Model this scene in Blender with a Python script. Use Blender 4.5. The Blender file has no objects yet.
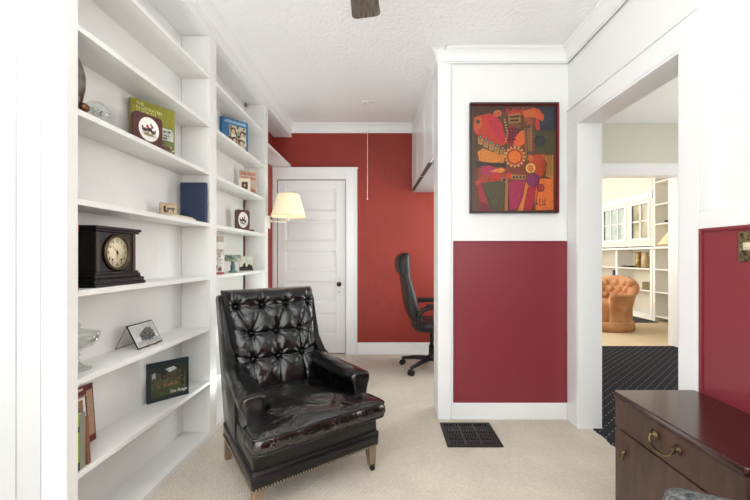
import bpy, bmesh, math, random
from mathutils import Vector, Matrix
random.seed(7)
PI = math.pi
SC = bpy.context.scene
COL = SC.collection
CX, CY, F, EYE = 386.0, 256.5, 375.0, 1.13

def W(px, py, Y):      # photo measurement at depth Y -> metres
    return ((px-CX)*Y/F, Y, EYE+(CY-py)*Y/F)

# ------------------------------------------------------------------ materials
def lin(c):
    r = []
    for v in c[:3]:
        v = v/255.0
        r.append(v/12.92 if v <= .04045 else ((v+.055)/1.055)**2.4)
    return tuple(r)+(1.0,)
MATS = {}
def mat(name, rgb=(200,200,200), rough=.5, metal=0, coat=0, bump=0, bscale=80, vary=0, vscale=6, rgb2=None,
        emit=None, estr=0, trans=0, ior=1.45, stretch=None, bdetail=4, spec=.5, alpha=None):
    if name in MATS: return MATS[name]
    m = bpy.data.materials.new(name); m.use_nodes = True
    nt = m.node_tree; N = nt.nodes; L = nt.links
    b = N['Principled BSDF']
    b.inputs['Base Color'].default_value = lin(rgb)
    b.inputs['Roughness'].default_value = rough
    b.inputs['Metallic'].default_value = metal
    b.inputs['Coat Weight'].default_value = coat
    b.inputs['Coat Roughness'].default_value = .12
    b.inputs['IOR'].default_value = ior
    b.inputs['Specular IOR Level'].default_value = spec
    b.inputs['Transmission Weight'].default_value = trans
    if emit:
        b.inputs['Emission Color'].default_value = lin(emit); b.inputs['Emission Strength'].default_value = estr
    tc = N.new('ShaderNodeTexCoord'); mp = N.new('ShaderNodeMapping')
    L.new(tc.outputs['Object'], mp.inputs['Vector'])
    if stretch: mp.inputs['Scale'].default_value = stretch
    if vary or rgb2:
        nz = N.new('ShaderNodeTexNoise'); nz.inputs['Scale'].default_value = vscale; nz.inputs['Detail'].default_value = 5
        L.new(mp.outputs[0], nz.inputs['Vector'])
        rp = N.new('ShaderNodeValToRGB'); rp.color_ramp.elements[0].position = .35; rp.color_ramp.elements[1].position = .65
        c1 = lin(rgb); c2 = lin(rgb2) if rgb2 else tuple(v*(1-vary) for v in c1[:3])+(1,)
        rp.color_ramp.elements[0].color = c2; rp.color_ramp.elements[1].color = c1
        L.new(nz.outputs['Fac'], rp.inputs['Fac']); L.new(rp.outputs['Color'], b.inputs['Base Color'])
    if bump:
        nb = N.new('ShaderNodeTexNoise'); nb.inputs['Scale'].default_value = bscale; nb.inputs['Detail'].default_value = bdetail
        L.new(mp.outputs[0], nb.inputs['Vector'])
        bp = N.new('ShaderNodeBump'); bp.inputs['Strength'].default_value = bump; bp.inputs['Distance'].default_value = .01
        L.new(nb.outputs['Fac'], bp.inputs['Height']); L.new(bp.outputs[0], b.inputs['Normal'])
    MATS[name] = m
    return m

def mat_vcol(name, rough=.6, coat=0):
    if name in MATS: return MATS[name]
    m = bpy.data.materials.new(name); m.use_nodes = True
    nt = m.node_tree; b = nt.nodes['Principled BSDF']; b.inputs['Roughness'].default_value = rough
    b.inputs['Coat Weight'].default_value = coat
    a = nt.nodes.new('ShaderNodeVertexColor'); a.layer_name = 'Col'
    nz = nt.nodes.new('ShaderNodeTexNoise'); nz.inputs['Scale'].default_value = 60; nz.inputs['Detail'].default_value = 6
    tc = nt.nodes.new('ShaderNodeTexCoord'); nt.links.new(tc.outputs['Object'], nz.inputs['Vector'])
    mr = nt.nodes.new('ShaderNodeMapRange'); mr.inputs[1].default_value = .3; mr.inputs[2].default_value = .7
    mr.inputs[3].default_value = .78; mr.inputs[4].default_value = 1.1
    nt.links.new(nz.outputs['Fac'], mr.inputs[0])
    mx = nt.nodes.new('ShaderNodeMix'); mx.data_type = 'RGBA'; mx.blend_type = 'MULTIPLY'; mx.inputs[0].default_value = 1
    nt.links.new(a.outputs['Color'], mx.inputs[6]); nt.links.new(mr.outputs[0], mx.inputs[7])
    nt.links.new(mx.outputs[2], b.inputs['Base Color'])
    MATS[name] = m
    return m

def mat_carpet():
    m = bpy.data.materials.new('beige_loop_carpet'); m.use_nodes = True
    nt = m.node_tree; N = nt.nodes; L = nt.links; b = N['Principled BSDF']
    b.inputs['Roughness'].default_value = .95; b.inputs['Specular IOR Level'].default_value = .1
    tc = N.new('ShaderNodeTexCoord')
    mp = N.new('ShaderNodeMapping'); mp.inputs['Rotation'].default_value = (0,0,.35)
    L.new(tc.outputs['Object'], mp.inputs['Vector'])
    bk = N.new('ShaderNodeTexBrick'); bk.inputs['Scale'].default_value = 1
    bk.inputs['Brick Width'].default_value = .016; bk.inputs['Row Height'].default_value = .009
    bk.inputs['Mortar Size'].default_value = .0022; bk.inputs['Mortar Smooth'].default_value = 1
    bk.inputs['Color1'].default_value = lin((234,225,212)); bk.inputs['Color2'].default_value = lin((223,212,197))
    bk.inputs['Mortar'].default_value = lin((186,173,157))
    L.new(mp.outputs[0], bk.inputs['Vector'])
    nz = N.new('ShaderNodeTexNoise'); nz.inputs['Scale'].default_value = 3; nz.inputs['Detail'].default_value = 6
    L.new(tc.outputs['Object'], nz.inputs['Vector'])
    mr = N.new('ShaderNodeMapRange'); mr.inputs[1].default_value = .3; mr.inputs[2].default_value = .7
    mr.inputs[3].default_value = .9; mr.inputs[4].default_value = 1.06
    L.new(nz.outputs['Fac'], mr.inputs[0])
    mx = N.new('ShaderNodeMix'); mx.data_type = 'RGBA'; mx.blend_type = 'MULTIPLY'; mx.inputs[0].default_value = 1
    L.new(bk.outputs['Color'], mx.inputs[6]); L.new(mr.outputs[0], mx.inputs[7]); L.new(mx.outputs[2], b.inputs['Base Color'])
    bp = N.new('ShaderNodeBump'); bp.inputs['Strength'].default_value = .6; bp.inputs['Distance'].default_value = .004; bp.invert = True
    L.new(bk.outputs['Fac'], bp.inputs['Height']); L.new(bp.outputs[0], b.inputs['Normal'])
    return m

def mat_darkcarpet():
    m = bpy.data.materials.new('black_pinstripe_carpet'); m.use_nodes = True
    nt = m.node_tree; N = nt.nodes; L = nt.links; b = N['Principled BSDF']
    b.inputs['Roughness'].default_value = .9; b.inputs['Specular IOR Level'].default_value = .15
    tc = N.new('ShaderNodeTexCoord'); mp = N.new('ShaderNodeMapping'); mp.inputs['Rotation'].default_value = (0,0,math.radians(-43))
    L.new(tc.outputs['Object'], mp.inputs['Vector'])
    sp = N.new('ShaderNodeSeparateXYZ'); L.new(mp.outputs[0], sp.inputs[0])
    def stripe(out, period, w):
        a = N.new('ShaderNodeMath'); a.operation = 'DIVIDE'; a.inputs[1].default_value = period; L.new(out, a.inputs[0])
        f = N.new('ShaderNodeMath'); f.operation = 'FRACT'; L.new(a.outputs[0], f.inputs[0])
        c = N.new('ShaderNodeMath'); c.operation = 'LESS_THAN'; c.inputs[1].default_value = w; L.new(f.outputs[0], c.inputs[0])
        return c.outputs[0]
    s1 = stripe(sp.outputs['Y'], .055, .07); s2 = stripe(sp.outputs['X'], .06, .5)
    mu = N.new('ShaderNodeMath'); mu.operation = 'MULTIPLY'; L.new(s1, mu.inputs[0]); L.new(s2, mu.inputs[1])
    mx = N.new('ShaderNodeMix'); mx.data_type = 'RGBA'; L.new(mu.outputs[0], mx.inputs[0])
    mx.inputs[6].default_value = lin((38,38,43)); mx.inputs[7].default_value = lin((150,150,152))
    L.new(mx.outputs[2], b.inputs['Base Color'])
    nz = N.new('ShaderNodeTexNoise'); nz.inputs['Scale'].default_value = 150; L.new(tc.outputs['Object'], nz.inputs['Vector'])
    bp = N.new('ShaderNodeBump'); bp.inputs['Strength'].default_value = .6; bp.inputs['Distance'].default_value = .005
    L.new(nz.outputs['Fac'], bp.inputs['Height']); L.new(bp.outputs[0], b.inputs['Normal'])
    return m

def mat_leather(name, base=(17,16,18), rough=.23, cracks=0.0, wr=.5, wscale=9):
    m = bpy.data.materials.new(name); m.use_nodes = True
    nt = m.node_tree; N = nt.nodes; L = nt.links; b = N['Principled BSDF']
    b.inputs['Roughness'].default_value = rough; b.inputs['Coat Weight'].default_value = .55; b.inputs['Coat Roughness'].default_value = .07; b.inputs['Coat IOR'].default_value = 2.1 if cracks else (1.75 if wscale != 5 else 1.45); b.inputs['Specular IOR Level'].default_value = .16
    tc = N.new('ShaderNodeTexCoord')
    wn = N.new('ShaderNodeTexNoise'); wn.inputs['Scale'].default_value = wscale; wn.inputs['Detail'].default_value = 3; wn.inputs['Distortion'].default_value = 1.2
    L.new(tc.outputs['Object'], wn.inputs['Vector'])
    gn = N.new('ShaderNodeTexNoise'); gn.inputs['Scale'].default_value = 260; gn.inputs['Detail'].default_value = 2
    L.new(tc.outputs['Object'], gn.inputs['Vector'])
    b1 = N.new('ShaderNodeBump'); b1.inputs['Strength'].default_value = wr; b1.inputs['Distance'].default_value = .03
    L.new(wn.outputs['Fac'], b1.inputs['Height'])
    b2 = N.new('ShaderNodeBump'); b2.inputs['Strength'].default_value = .04; b2.inputs['Distance'].default_value = .003
    L.new(gn.outputs['Fac'], b2.inputs['Height']); L.new(b1.outputs[0], b2.inputs['Normal'])
    L.new(b2.outputs[0], b.inputs['Normal']); L.new(b1.outputs[0], b.inputs['Coat Normal'])
    if cracks:
        vo = N.new('ShaderNodeTexVoronoi'); vo.feature = 'DISTANCE_TO_EDGE'; vo.inputs['Scale'].default_value = 9
        dn = N.new('ShaderNodeTexNoise'); dn.inputs['Scale'].default_value = 7; dn.inputs['Detail'].default_value = 4
        L.new(tc.outputs['Object'], dn.inputs['Vector'])
        ad = N.new('ShaderNodeVectorMath'); ad.operation = 'MULTIPLY_ADD'; ad.inputs[1].default_value = (.25,.25,.25)
        L.new(dn.outputs['Color'], ad.inputs[0]); L.new(tc.outputs['Object'], ad.inputs[2]); L.new(ad.outputs[0], vo.inputs['Vector'])
        lt = N.new('ShaderNodeMapRange'); lt.inputs[1].default_value = .0; lt.inputs[2].default_value = .012; lt.inputs[3].default_value = 1; lt.inputs[4].default_value = 0
        L.new(vo.outputs['Distance'], lt.inputs[0])
        mk = N.new('ShaderNodeTexNoise'); mk.inputs['Scale'].default_value = 5; L.new(tc.outputs['Object'], mk.inputs['Vector'])
        m2 = N.new('ShaderNodeMapRange'); m2.inputs[1].default_value = .5; m2.inputs[2].default_value = .62; L.new(mk.outputs['Fac'], m2.inputs[0])
        mu = N.new('ShaderNodeMath'); mu.operation = 'MULTIPLY'; L.new(lt.outputs[0], mu.inputs[0]); L.new(m2.outputs[0], mu.inputs[1])
        mv = N.new('ShaderNodeMath'); mv.operation = 'MULTIPLY'; mv.inputs[1].default_value = cracks; L.new(mu.outputs[0], mv.inputs[0])
        mx = N.new('ShaderNodeMix'); mx.data_type = 'RGBA'; L.new(mv.outputs[0], mx.inputs[0])
        mx.inputs[6].default_value = lin(base); mx.inputs[7].default_value = lin((150,125,110))
        L.new(mx.outputs[2], b.inputs['Base Color'])
    else:
        b.inputs['Base Color'].default_value = lin(base)
    MATS[name] = m
    return m

M_WHITE = mat('white_paint', (238,238,237), .38, bump=.03, bscale=30)
M_SHELF = mat('white_shelf_paint', (234,233,229), .42, bump=.05, bscale=40, vary=.05, vscale=5)
M_CEIL = mat('textured_white_ceiling', (251,251,251), .8, bump=.9, bscale=38, bdetail=6)
M_TRIM = mat('white_trim_gloss', (240,240,240), .28)
M_RED = mat('brick_red_paint', (148,48,36), .55, bump=.22, bscale=70, vary=.1, vscale=3)
M_CRIM = mat('crimson_panel_paint', (132,48,58), .38, bump=.03, bscale=40)
M_CARPET = mat_carpet(); M_DARKCARPET = mat_darkcarpet()
M_LEATHER = mat_leather('black_glossy_leather', base=(8,8,9), rough=.32, wr=.5, wscale=6)
M_LEATHER_SEAT = mat_leather('cracked_black_leather', base=(9,8,8), rough=.3, cracks=.6, wr=.75, wscale=4.5)
M_LEATHER_PLAIN = mat_leather('black_side_leather', base=(8,8,9), rough=.38, wr=.10, wscale=5)
M_OAK = mat('weathered_oak', (150,126,104), .7, rgb2=(112,90,72), vscale=14, stretch=(3,3,.5), bump=.2, bscale=60)
M_BRASS = mat('aged_brass', (138,118,84), .35, 1, rgb2=(60,52,40), vscale=40)
M_BRASSNAIL = mat('brass_nail', (160,146,122), .35, 1)
M_BLACKPL = mat('black_plastic', (22,21,21), .4)
M_BLACKM = mat('black_metal', (40,39,38), .35, .8)
M_VCOL = mat_vcol('printed_picture')
M_VCOLG = mat_vcol('painted_canvas', .45)
M_PAGES = mat('book_pages', (226,218,198), .8, vary=.12, vscale=60, stretch=(1,1,20))
def mat_glass():
    m = bpy.data.materials.new('clear_glass'); m.use_nodes = True; nt = m.node_tree; nt.nodes.clear()
    o = nt.nodes.new('ShaderNodeOutputMaterial'); mx = nt.nodes.new('ShaderNodeMixShader'); t = nt.nodes.new('ShaderNodeBsdfTransparent')
    g = nt.nodes.new('ShaderNodeBsdfGlossy'); g.inputs['Roughness'].default_value = .05; g.inputs['Color'].default_value = (.8,.8,.78,1)
    t.inputs['Color'].default_value = (.94,.95,.94,1)
    lw = nt.nodes.new('ShaderNodeLayerWeight'); lw.inputs['Blend'].default_value = .35
    mu = nt.nodes.new('ShaderNodeMath'); mu.operation = 'MULTIPLY'; mu.inputs[1].default_value = .75; nt.links.new(lw.outputs['Facing'], mu.inputs[0]); nt.links.new(mu.outputs[0], mx.inputs[0]); nt.links.new(t.outputs[0], mx.inputs[1]); nt.links.new(g.outputs[0], mx.inputs[2]); nt.links.new(mx.outputs[0], o.inputs[0])
    return m
M_GLASS = mat_glass()

# ------------------------------------------------------------------ objects
def link(name, me, m, parent=None, loc=None, rz=0, rot=None, smooth=False):
    o = bpy.data.objects.new(name, me); COL.objects.link(o)
    if m:
        for q in (m if isinstance(m, (list,tuple)) else [m]): me.materials.append(q)
    if smooth:
        for p in me.polygons: p.use_smooth = True
    if parent: o.parent = parent
    if loc: o.location = loc
    if rot: o.rotation_euler = rot
    elif rz: o.rotation_euler = (0,0,rz)
    return o
def obj(name, bm, m, parent=None, loc=None, rz=0, rot=None, smooth=False, bevel=0, seg=2):
    me = bpy.data.meshes.new(name)
    bmesh.ops.recalc_face_normals(bm, faces=bm.faces)
    bm.to_mesh(me); bm.free()
    o = link(name, me, m, parent, loc, rz, rot, smooth)
    if bevel:
        b = o.modifiers.new('bevel','BEVEL'); b.width = bevel; b.segments = seg; b.limit_method = 'ANGLE'; b.angle_limit = .7
    return o
def thing(name, label, cat, loc=(0,0,0), rz=0, group=None, rot=None):
    o = bpy.data.objects.new(name, None); COL.objects.link(o); o.empty_display_size = .1
    o.location = loc; o.rotation_euler = rot or (0,0,rz)
    o['label'] = label; o['category'] = cat
    if group: o['group'] = group
    return o
def tag(o, label, cat, group=None, kind=None):
    o['label'] = label; o['category'] = cat
    if group: o['group'] = group
    if kind: o['kind'] = kind
    return o
def struct(o, label=None, cat=None):
    o['kind'] = 'structure'
    if label: o['label'] = label
    if cat: o['category'] = cat
    return o
def nb(): return bmesh.new()
def box(bm, x0,x1,y0,y1,z0,z1, mi=0):
    v = [bm.verts.new((x,y,z)) for x in (x0,x1) for y in (y0,y1) for z in (z0,z1)]
    for f in ((0,1,3,2),(4,6,7,5),(0,4,5,1),(2,3,7,6),(0,2,6,4),(1,5,7,3)):
        g = bm.faces.new([v[i] for i in f]); g.material_index = mi
    return v
def prism(bm, pts, axis, a0, a1, mi=0):    # pts 2D polygon, extruded along axis
    def P(p, a):
        return {'x':(a,p[0],p[1]), 'y':(p[0],a,p[1]), 'z':(p[0],p[1],a)}[axis]
    A = [bm.verts.new(P(p,a0)) for p in pts]; B_ = [bm.verts.new(P(p,a1)) for p in pts]
    n = len(pts)
    fs = [bm.faces.new(A), bm.faces.new(list(reversed(B_)))]
    for i in range(n): fs.append(bm.faces.new((A[i],A[(i+1)%n],B_[(i+1)%n],B_[i])))
    for f in fs: f.material_index = mi
def loft(bm, secs, cap=True, closed=True, mi=0):     # secs: list of lists of 3D points
    R = [[bm.verts.new(p) for p in s] for s in secs]
    n = len(R[0])
    for a, b in zip(R, R[1:]):
        for i in range(n if closed else n-1):
            f = bm.faces.new((a[i],a[(i+1)%n],b[(i+1)%n],b[i])); f.material_index = mi; f.smooth = True
    if cap:
        f = bm.faces.new(R[0]); f.material_index = mi
        f = bm.faces.new(list(reversed(R[-1]))); f.material_index = mi
    return R
def lathe(bm, prof, c=(0,0,0), n=28, axis='z', cap=True, mi=0):
    secs = []
    for r, h in prof:
        s = []
        for i in range(n):
            a = 2*PI*i/n; p = (r*math.cos(a), r*math.sin(a), h)
            if axis == 'x': p = (p[2], p[0], p[1])
            if axis == 'y': p = (p[0], p[2], p[1])
            s.append((c[0]+p[0], c[1]+p[1], c[2]+p[2]))
        secs.append(s)
    loft(bm, secs, cap, True, mi)
def tube(bm, pts, r, n=8, mi=0, cap=True):
    pts = [Vector(p) for p in pts]; secs = []; up = Vector((0,0,1)); prev = None
    for i, p in enumerate(pts):
        d = (pts[min(i+1,len(pts)-1)]-pts[max(i-1,0)]).normalized()
        if prev is None:
            u = d.cross(up if abs(d.z) < .9 else Vector((1,0,0))).normalized()
        else:
            u = (prev - d*prev.dot(d)).normalized()
        prev = u; w = d.cross(u); rr = r[i] if isinstance(r,(list,tuple)) else r
        secs.append([p+u*rr*math.cos(2*PI*k/n)+w*rr*math.sin(2*PI*k/n) for k in range(n)])
    loft(bm, secs, cap, True, mi)
def ball(bm, c, r, sx=1, sy=1, sz=1, seg=12, rings=8, mi=0):
    mx = Matrix.Translation(c) @ Matrix.Diagonal((r*sx,r*sy,r*sz,1))
    res = bmesh.ops.create_uvsphere(bm, u_segments=seg, v_segments=rings, radius=1, matrix=mx)
    for v in res['verts']:
        for f in v.link_faces: f.smooth = True; f.material_index = mi
def rot2(x, y, a): return (x*math.cos(a)-y*math.sin(a), x*math.sin(a)+y*math.cos(a))
def catmull(pts, n=8):
    out = []; P = [pts[0]]+list(pts)+[pts[-1]]
    for i in range(1, len(P)-2):
        for k in range(n):
            t = k/n; a,b,c,d = [Vector(q) for q in P[i-1:i+3]]
            out.append(.5*((2*b)+(c-a)*t+(2*a-5*b+4*c-d)*t*t+(3*b-a-3*c+d)*t*t*t))
    out.append(Vector(pts[-1])); return out

# flat printed art: local XZ plane, facing -Y, shapes in source units mapped on w x h
def art(name, shapes, src, w, h, parent, loc=(0,0,0), rot=None, m=None, step=.00012, tint=1.0):
    x0,y0,x1,y1 = src
    me = bpy.data.meshes.new(name); V=[]; Fs=[]; C=[]
    for i, s in enumerate(shapes):
        if s[0] == 'e':
            _,cx,cy,rx,ry,c = s[:6]; pts = [(cx+rx*math.cos(2*PI*k/20), cy+ry*math.sin(2*PI*k/20)) for k in range(20)]
        elif s[0] == 'r':
            _,a,b,c2,d,c = s; pts = [(a,b),(c2,b),(c2,d),(a,d)]
        elif s[0] == 'l':   # line with width
            _,a,b,c2,d,wd,c = s; L_ = math.hypot(c2-a,d-b) or 1; nx,ny = -(d-b)/L_*wd/2,(c2-a)/L_*wd/2
            pts = [(a+nx,b+ny),(c2+nx,d+ny),(c2-nx,d-ny),(a-nx,b-ny)]
        else: _,pts,c = s
        ar = sum(pts[k][0]*pts[(k+1)%len(pts)][1]-pts[(k+1)%len(pts)][0]*pts[k][1] for k in range(len(pts)))
        if ar > 0: pts = pts[::-1]
        base = len(V)
        for (x,y) in pts:
            x = min(max(x,x0),x1); y = min(max(y,y0),y1)
            V.append(((x-x0)/(x1-x0)*w-w/2, -step*(i+1), (1-(y-y0)/(y1-y0))*h))
        Fs.append(list(range(base,len(V)))); C += [tuple(q*tint for q in lin(c)[:3])+(1,)]*len(pts)
    me.from_pydata(V,[],Fs)
    ca = me.color_attributes.new(name='Col', type='FLOAT_COLOR', domain='POINT')
    for i,c in enumerate(C): ca.data[i].color = c
    return link(name, me, m or M_VCOL, parent, loc, rot=rot)

def text_mesh(name, s, size, m, parent, loc, rot, align='LEFT', shear=0, extr=.0003):
    cu = bpy.data.curves.new(name, 'FONT'); cu.body = s; cu.size = size; cu.align_x = align; cu.extrude = extr; cu.shear = shear
    cu.space_line = .95
    t = bpy.data.objects.new('tmp', cu); COL.objects.link(t)
    dg = bpy.context.evaluated_depsgraph_get()
    me = bpy.data.meshes.new_from_object(t.evaluated_get(dg))
    bpy.data.objects.remove(t); bpy.data.curves.remove(cu)
    me.materials.clear()
    return link(name, me, m, parent, loc, rot=rot)

# ================================================================== SHELL
XR = 1.255      # right wall trim face
XB = -1.10      # bookcase front
XBK = -1.28     # bookcase backing
XL = -1.31      # left wall
YB = 4.346      # back wall
YP = 2.595      # partition front
def ceil_z(x, y=2.0):      # old plaster ceiling sags towards the partition
    t = min(max((x+.95)/1.3, 0), 1); t = t*t*(3-2*t)
    d = min(max((4.3-y)/1.5, 0), 1); d = d*d*(3-2*d)
    return 2.675-.015*(1-d)-(.113*d)*t
# floor
bm = nb(); box(bm, -2.2, 1.36, -1.6, 4.5, -.1, 0)
struct(obj('floor', bm, M_CARPET), 'beige loop-pile carpet of the study', 'floor')
# dark carpet with a frayed edge in the doorway
bm = nb()
pts = [(1.36,-1.6)]
random.seed(3); y = 1.55
while y < 2.6:
    pts.append((1.357+random.uniform(-.012,.008), y)); y += random.uniform(.01,.03)
pts += [(1.36,2.61),(1.36,4.72),(4.6,4.72),(4.6,-1.6)]
prism(bm, pts, 'z', -.08, .004)
struct(obj('floor_hall', bm, M_DARKCARPET), 'black pinstripe carpet of the hall beyond the doorway', 'floor')
bm = nb(); box(bm, .5, 5.2, 4.72, 10.2, -.1, 0)
struct(obj('floor_far', bm, mat('cream_far_carpet',(226,206,170),.95,vary=.08,vscale=4)), 'cream carpet of the far sitting room', 'floor')
# ceiling
bm = nb(); nx = 36
xs = [-2.2+ (XR+.17+2.2)*i/nx for i in range(nx+1)]
gy = [-1.6+6.1*j/40 for j in range(41)]
gr_ = [[bm.verts.new((x,y,ceil_z(x,y))) for x in xs] for y in gy]
for j in range(40):
    for i in range(nx):
        f = bm.faces.new((gr_[j][i],gr_[j][i+1],gr_[j+1][i+1],gr_[j+1][i])); f.smooth = True
ex = bmesh.ops.extrude_face_region(bm, geom=list(bm.faces))
for v in [g for g in ex['geom'] if isinstance(g, bmesh.types.BMVert)]: v.co.z += .1
struct(obj('ceiling', bm, M_CEIL), 'white textured plaster ceiling', 'ceiling')
bm = nb(); box(bm, 1.43, 4.6, -1.6, 4.72, 2.79, 2.9)
struct(obj('ceiling_hall', bm, M_CEIL), 'textured ceiling of the hall', 'ceiling')
bm = nb(); box(bm, .5, 5.2, 4.72, 10.2, 2.79, 2.9)
struct(obj('ceiling_far', bm, M_CEIL), 'ceiling of the far sitting room', 'ceiling')
# back wall (door opening left clear)
DX0, DX1, DZ = -1.263, -.462, 2.02
bm = nb()
box(bm, -1.5, DX0, YB, YB+.14, 0, 2.75); box(bm, DX1, 1.42, YB, YB+.14, 0, 2.75); box(bm, DX0, DX1, YB, YB+.14, DZ, 2.75)
struct(obj('wall_back', bm, M_RED), 'brick red painted back wall', 'wall')
bm = nb(); box(bm, XL-.1, XL, 1.37, YB+.14, 0, 2.75)
struct(obj('wall_left', bm, M_RED), 'red left wall behind the bookcases', 'wall')
# left end: return wall next to the bookcase, and the walls around the viewer
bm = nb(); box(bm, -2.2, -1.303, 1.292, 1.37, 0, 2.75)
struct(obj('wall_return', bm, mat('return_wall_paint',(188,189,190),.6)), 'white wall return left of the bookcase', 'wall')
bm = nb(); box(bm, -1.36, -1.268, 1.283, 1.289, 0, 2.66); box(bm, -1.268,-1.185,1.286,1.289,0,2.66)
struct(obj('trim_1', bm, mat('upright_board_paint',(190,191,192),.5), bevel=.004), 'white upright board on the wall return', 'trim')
bm = nb(); box(bm, -2.3, -2.2, -1.6, 1.37, 0, 2.75)
struct(obj('wall_near_left', bm, M_WHITE), 'white wall left of the viewpoint', 'wall')
bm = nb(); box(bm, -2.3, -1.5, -1.7, -1.6, 0, 2.75); box(bm, -1.5, 1.1, -1.7, -1.6, 0, .8); box(bm, -1.5, 1.1, -1.7, -1.6, 2.3, 2.75); box(bm, 1.1, 1.41, -1.7, -1.6, 0, 2.75)
struct(obj('wall_front', bm, M_WHITE), 'white wall behind the viewpoint', 'wall')
bm = nb()
for x in (-1.5,-.87,-.23,.4,1.06): box(bm, x, x+.04, -1.68,-1.63, .8, 2.3)
for z in (.8,1.53,2.26): box(bm, -1.5, 1.1, -1.68,-1.63, z, z+.04)
struct(obj('window_1', bm, M_TRIM), 'white window behind the viewpoint', 'window')  # unseen window, put in for light and leather reflections
# right wall with cased opening
XW = XR+.012
OY0, OY1, OZ = 1.602, 2.467, 2.016
bm = nb()
box(bm, XW, 1.408, -1.7, OY0, 0, 2.75); box(bm, XW, 1.408, OY1, YB+.14, 0, 2.75); box(bm, XW, 1.408, OY0, OY1, OZ, 2.75)
struct(obj('wall_right', bm, M_WHITE), 'white right wall with the doorway', 'wall')
bm = nb()
box(bm, XR, XW, OY1, YP, 0, OZ); box(bm, XR, XW, OY0-.095, OY0, 0, OZ); box(bm, XR, XW, OY0-.095, YP, OZ, OZ+.125)
box(bm, XR-.008, XR, OY0-.095, YP, OZ+.112, OZ+.125)
struct(obj('trim_2', bm, M_TRIM, bevel=.003), 'white casing around the doorway on the right wall', 'trim')
bm = nb()
box(bm, XR+.002, 1.415, OY1-.012, OY1, 0, OZ); box(bm, XR+.002, 1.415, OY0, OY0+.012, 0, OZ); box(bm, XR+.002, 1.415, OY0+.012, OY1-.012, OZ-.012, OZ)
struct(obj('trim_3', bm, M_TRIM, bevel=.002), 'white jamb lining of the doorway', 'trim')
# frame-and-panel trim on the right wall
bm = nb(); box(bm, XR, XW, OY0-.148, OY0-.097, 1.31, 2.48); box(bm, XR, XW, -1.6, OY0-.097, 1.24, 1.31); box(bm, XR,XW,-1.6,OY0-.097,0,.117)
struct(obj('trim_4', bm, M_TRIM, bevel=.003), 'white stile, chair rail and base on the right wall', 'trim')
bm = nb(); box(bm, XR+.005, XW-.0005, -1.6, OY0-.099, .117, 1.24)
pr = obj('trim_5', bm, M_CRIM); struct(pr, 'crimson wainscot panel on the right wall behind the dresser', 'wall panel')
bm = nb()
box(bm, XR-.004, XR+.005, -1.6, OY0-.099, 1.228, 1.24); box(bm, XR-.004, XR+.005, OY0-.111, OY0-.099, .117, 1.228)
obj('panel_bead', bm, M_CRIM, pr, bevel=.003)
# partition
XP0 = .36
bm = nb(); box(bm, XP0, XW, YP+.012, 2.816, 0, 2.75)
struct(obj('wall_partition', bm, M_WHITE), 'white partition wall with the picture', 'wall')
bm = nb()
box(bm, XP0-.001, .449, YP, YP+.014, 0, 2.56); box(bm, .453, .466, YP+.004, YP+.014, 0, 2.56)
box(bm, .466, XR-.0005, YP, YP+.012, 1.238, 1.262); box(bm, .466, XR-.0005, YP, YP+.012, 0, .117)
struct(obj('trim_6', bm, M_TRIM, bevel=.003), 'white post, rail and base framing the partition', 'trim')
bm = nb(); box(bm, .466, XR-.0005, YP+.006, YP+.0115, .117, 1.238)
pr = obj('trim_7', bm, M_CRIM); struct(pr, 'crimson lower panel of the partition below the picture', 'wall panel')
bm = nb()
for a in ((.466,.477,.117,1.238),(1.244,1.2545,.117,1.238),(.477,1.244,.117,.128),(.477,1.244,1.227,1.238)):
    box(bm, a[0],a[1],YP,YP+.006,a[2],a[3])
obj('panel_bead', bm, M_CRIM, pr, bevel=.003)
bm = nb(); box(bm, -1.5, -.3, YB+.141, YB+.2, 0, 2.3)
struct(obj('wall_closet', bm, mat('closet_dark',(40,36,34),.9)), 'dark closet behind the door', 'wall')  # dark board added to keep outside light out of the door gap
# crowns
CROWN = [(0,0),(.95,0),(1,-.1),(.9,-.18),(.72,-.25),(.5,-.42),(.33,-.62),(.25,-.78),(.22,-.82),(.22,-.92),(.1,-.94),(.08,-1),(0,-1)]
def crown(name, label, p0, p1, nrm, drop, proj, miter0=0, miter1=0):
    bm = nb(); secs = []
    d = Vector((p1[0]-p0[0], p1[1]-p0[1])).normalized()
    n_ = 24
    for k in range(n_+1):
        t = k/n_; s = []
        for (a,b) in CROWN:
            e = a*proj*(miter0*(1-t) - miter1*t) if k in (0,n_) else 0
            x = p0[0]+(p1[0]-p0[0])*t+nrm[0]*a*proj + d.x*e; y = p0[1]+(p1[1]-p0[1])*t+nrm[1]*a*proj + d.y*e
            s.append((x, y, ceil_z(x,y)+.004+b*drop))
        secs.append(s)
    loft(bm, secs)
    for f in bm.faces: f.smooth = False
    return struct(obj(name, bm, M_TRIM), label, 'crown moulding')
crown('trim_8', 'white crown moulding over the red back wall', (-1.10,YB),(XP0,YB),(0,-1),.105,.07)
crown('trim_9', 'white crown moulding on top of the partition', (XP0-.001,YP),(XR,YP),(0,-1),.10,.06, miter0=1, miter1=1)
crown('trim_10', 'white crown moulding returning along the partition post', (XP0-.001,2.816),(XP0-.001,YP),(-1,0),.10,.06, miter1=-1)
crown('trim_11', 'white crown moulding along the right wall', (XR,-1.6),(XR,YP),(-1,0),.10,.06, miter1=1)
# fascia + crown over bookcases
bm = nb(); box(bm, -1.30, XB+.002, 1.30, YB, 2.511, 2.66); box(bm, XB+.002, XB+.010, 1.30, YB, 2.511, 2.527); box(bm, XB+.002, XB+.007, 1.30,YB,2.533,2.54)
struct(obj('trim_12', bm, M_TRIM, bevel=.002), 'white fascia board above the bookcases', 'fascia')
crown('trim_13', 'white crown moulding above the bookcases', (XB+.002,YB),(XB+.002,1.3),(1,0),.10,.05)
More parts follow.
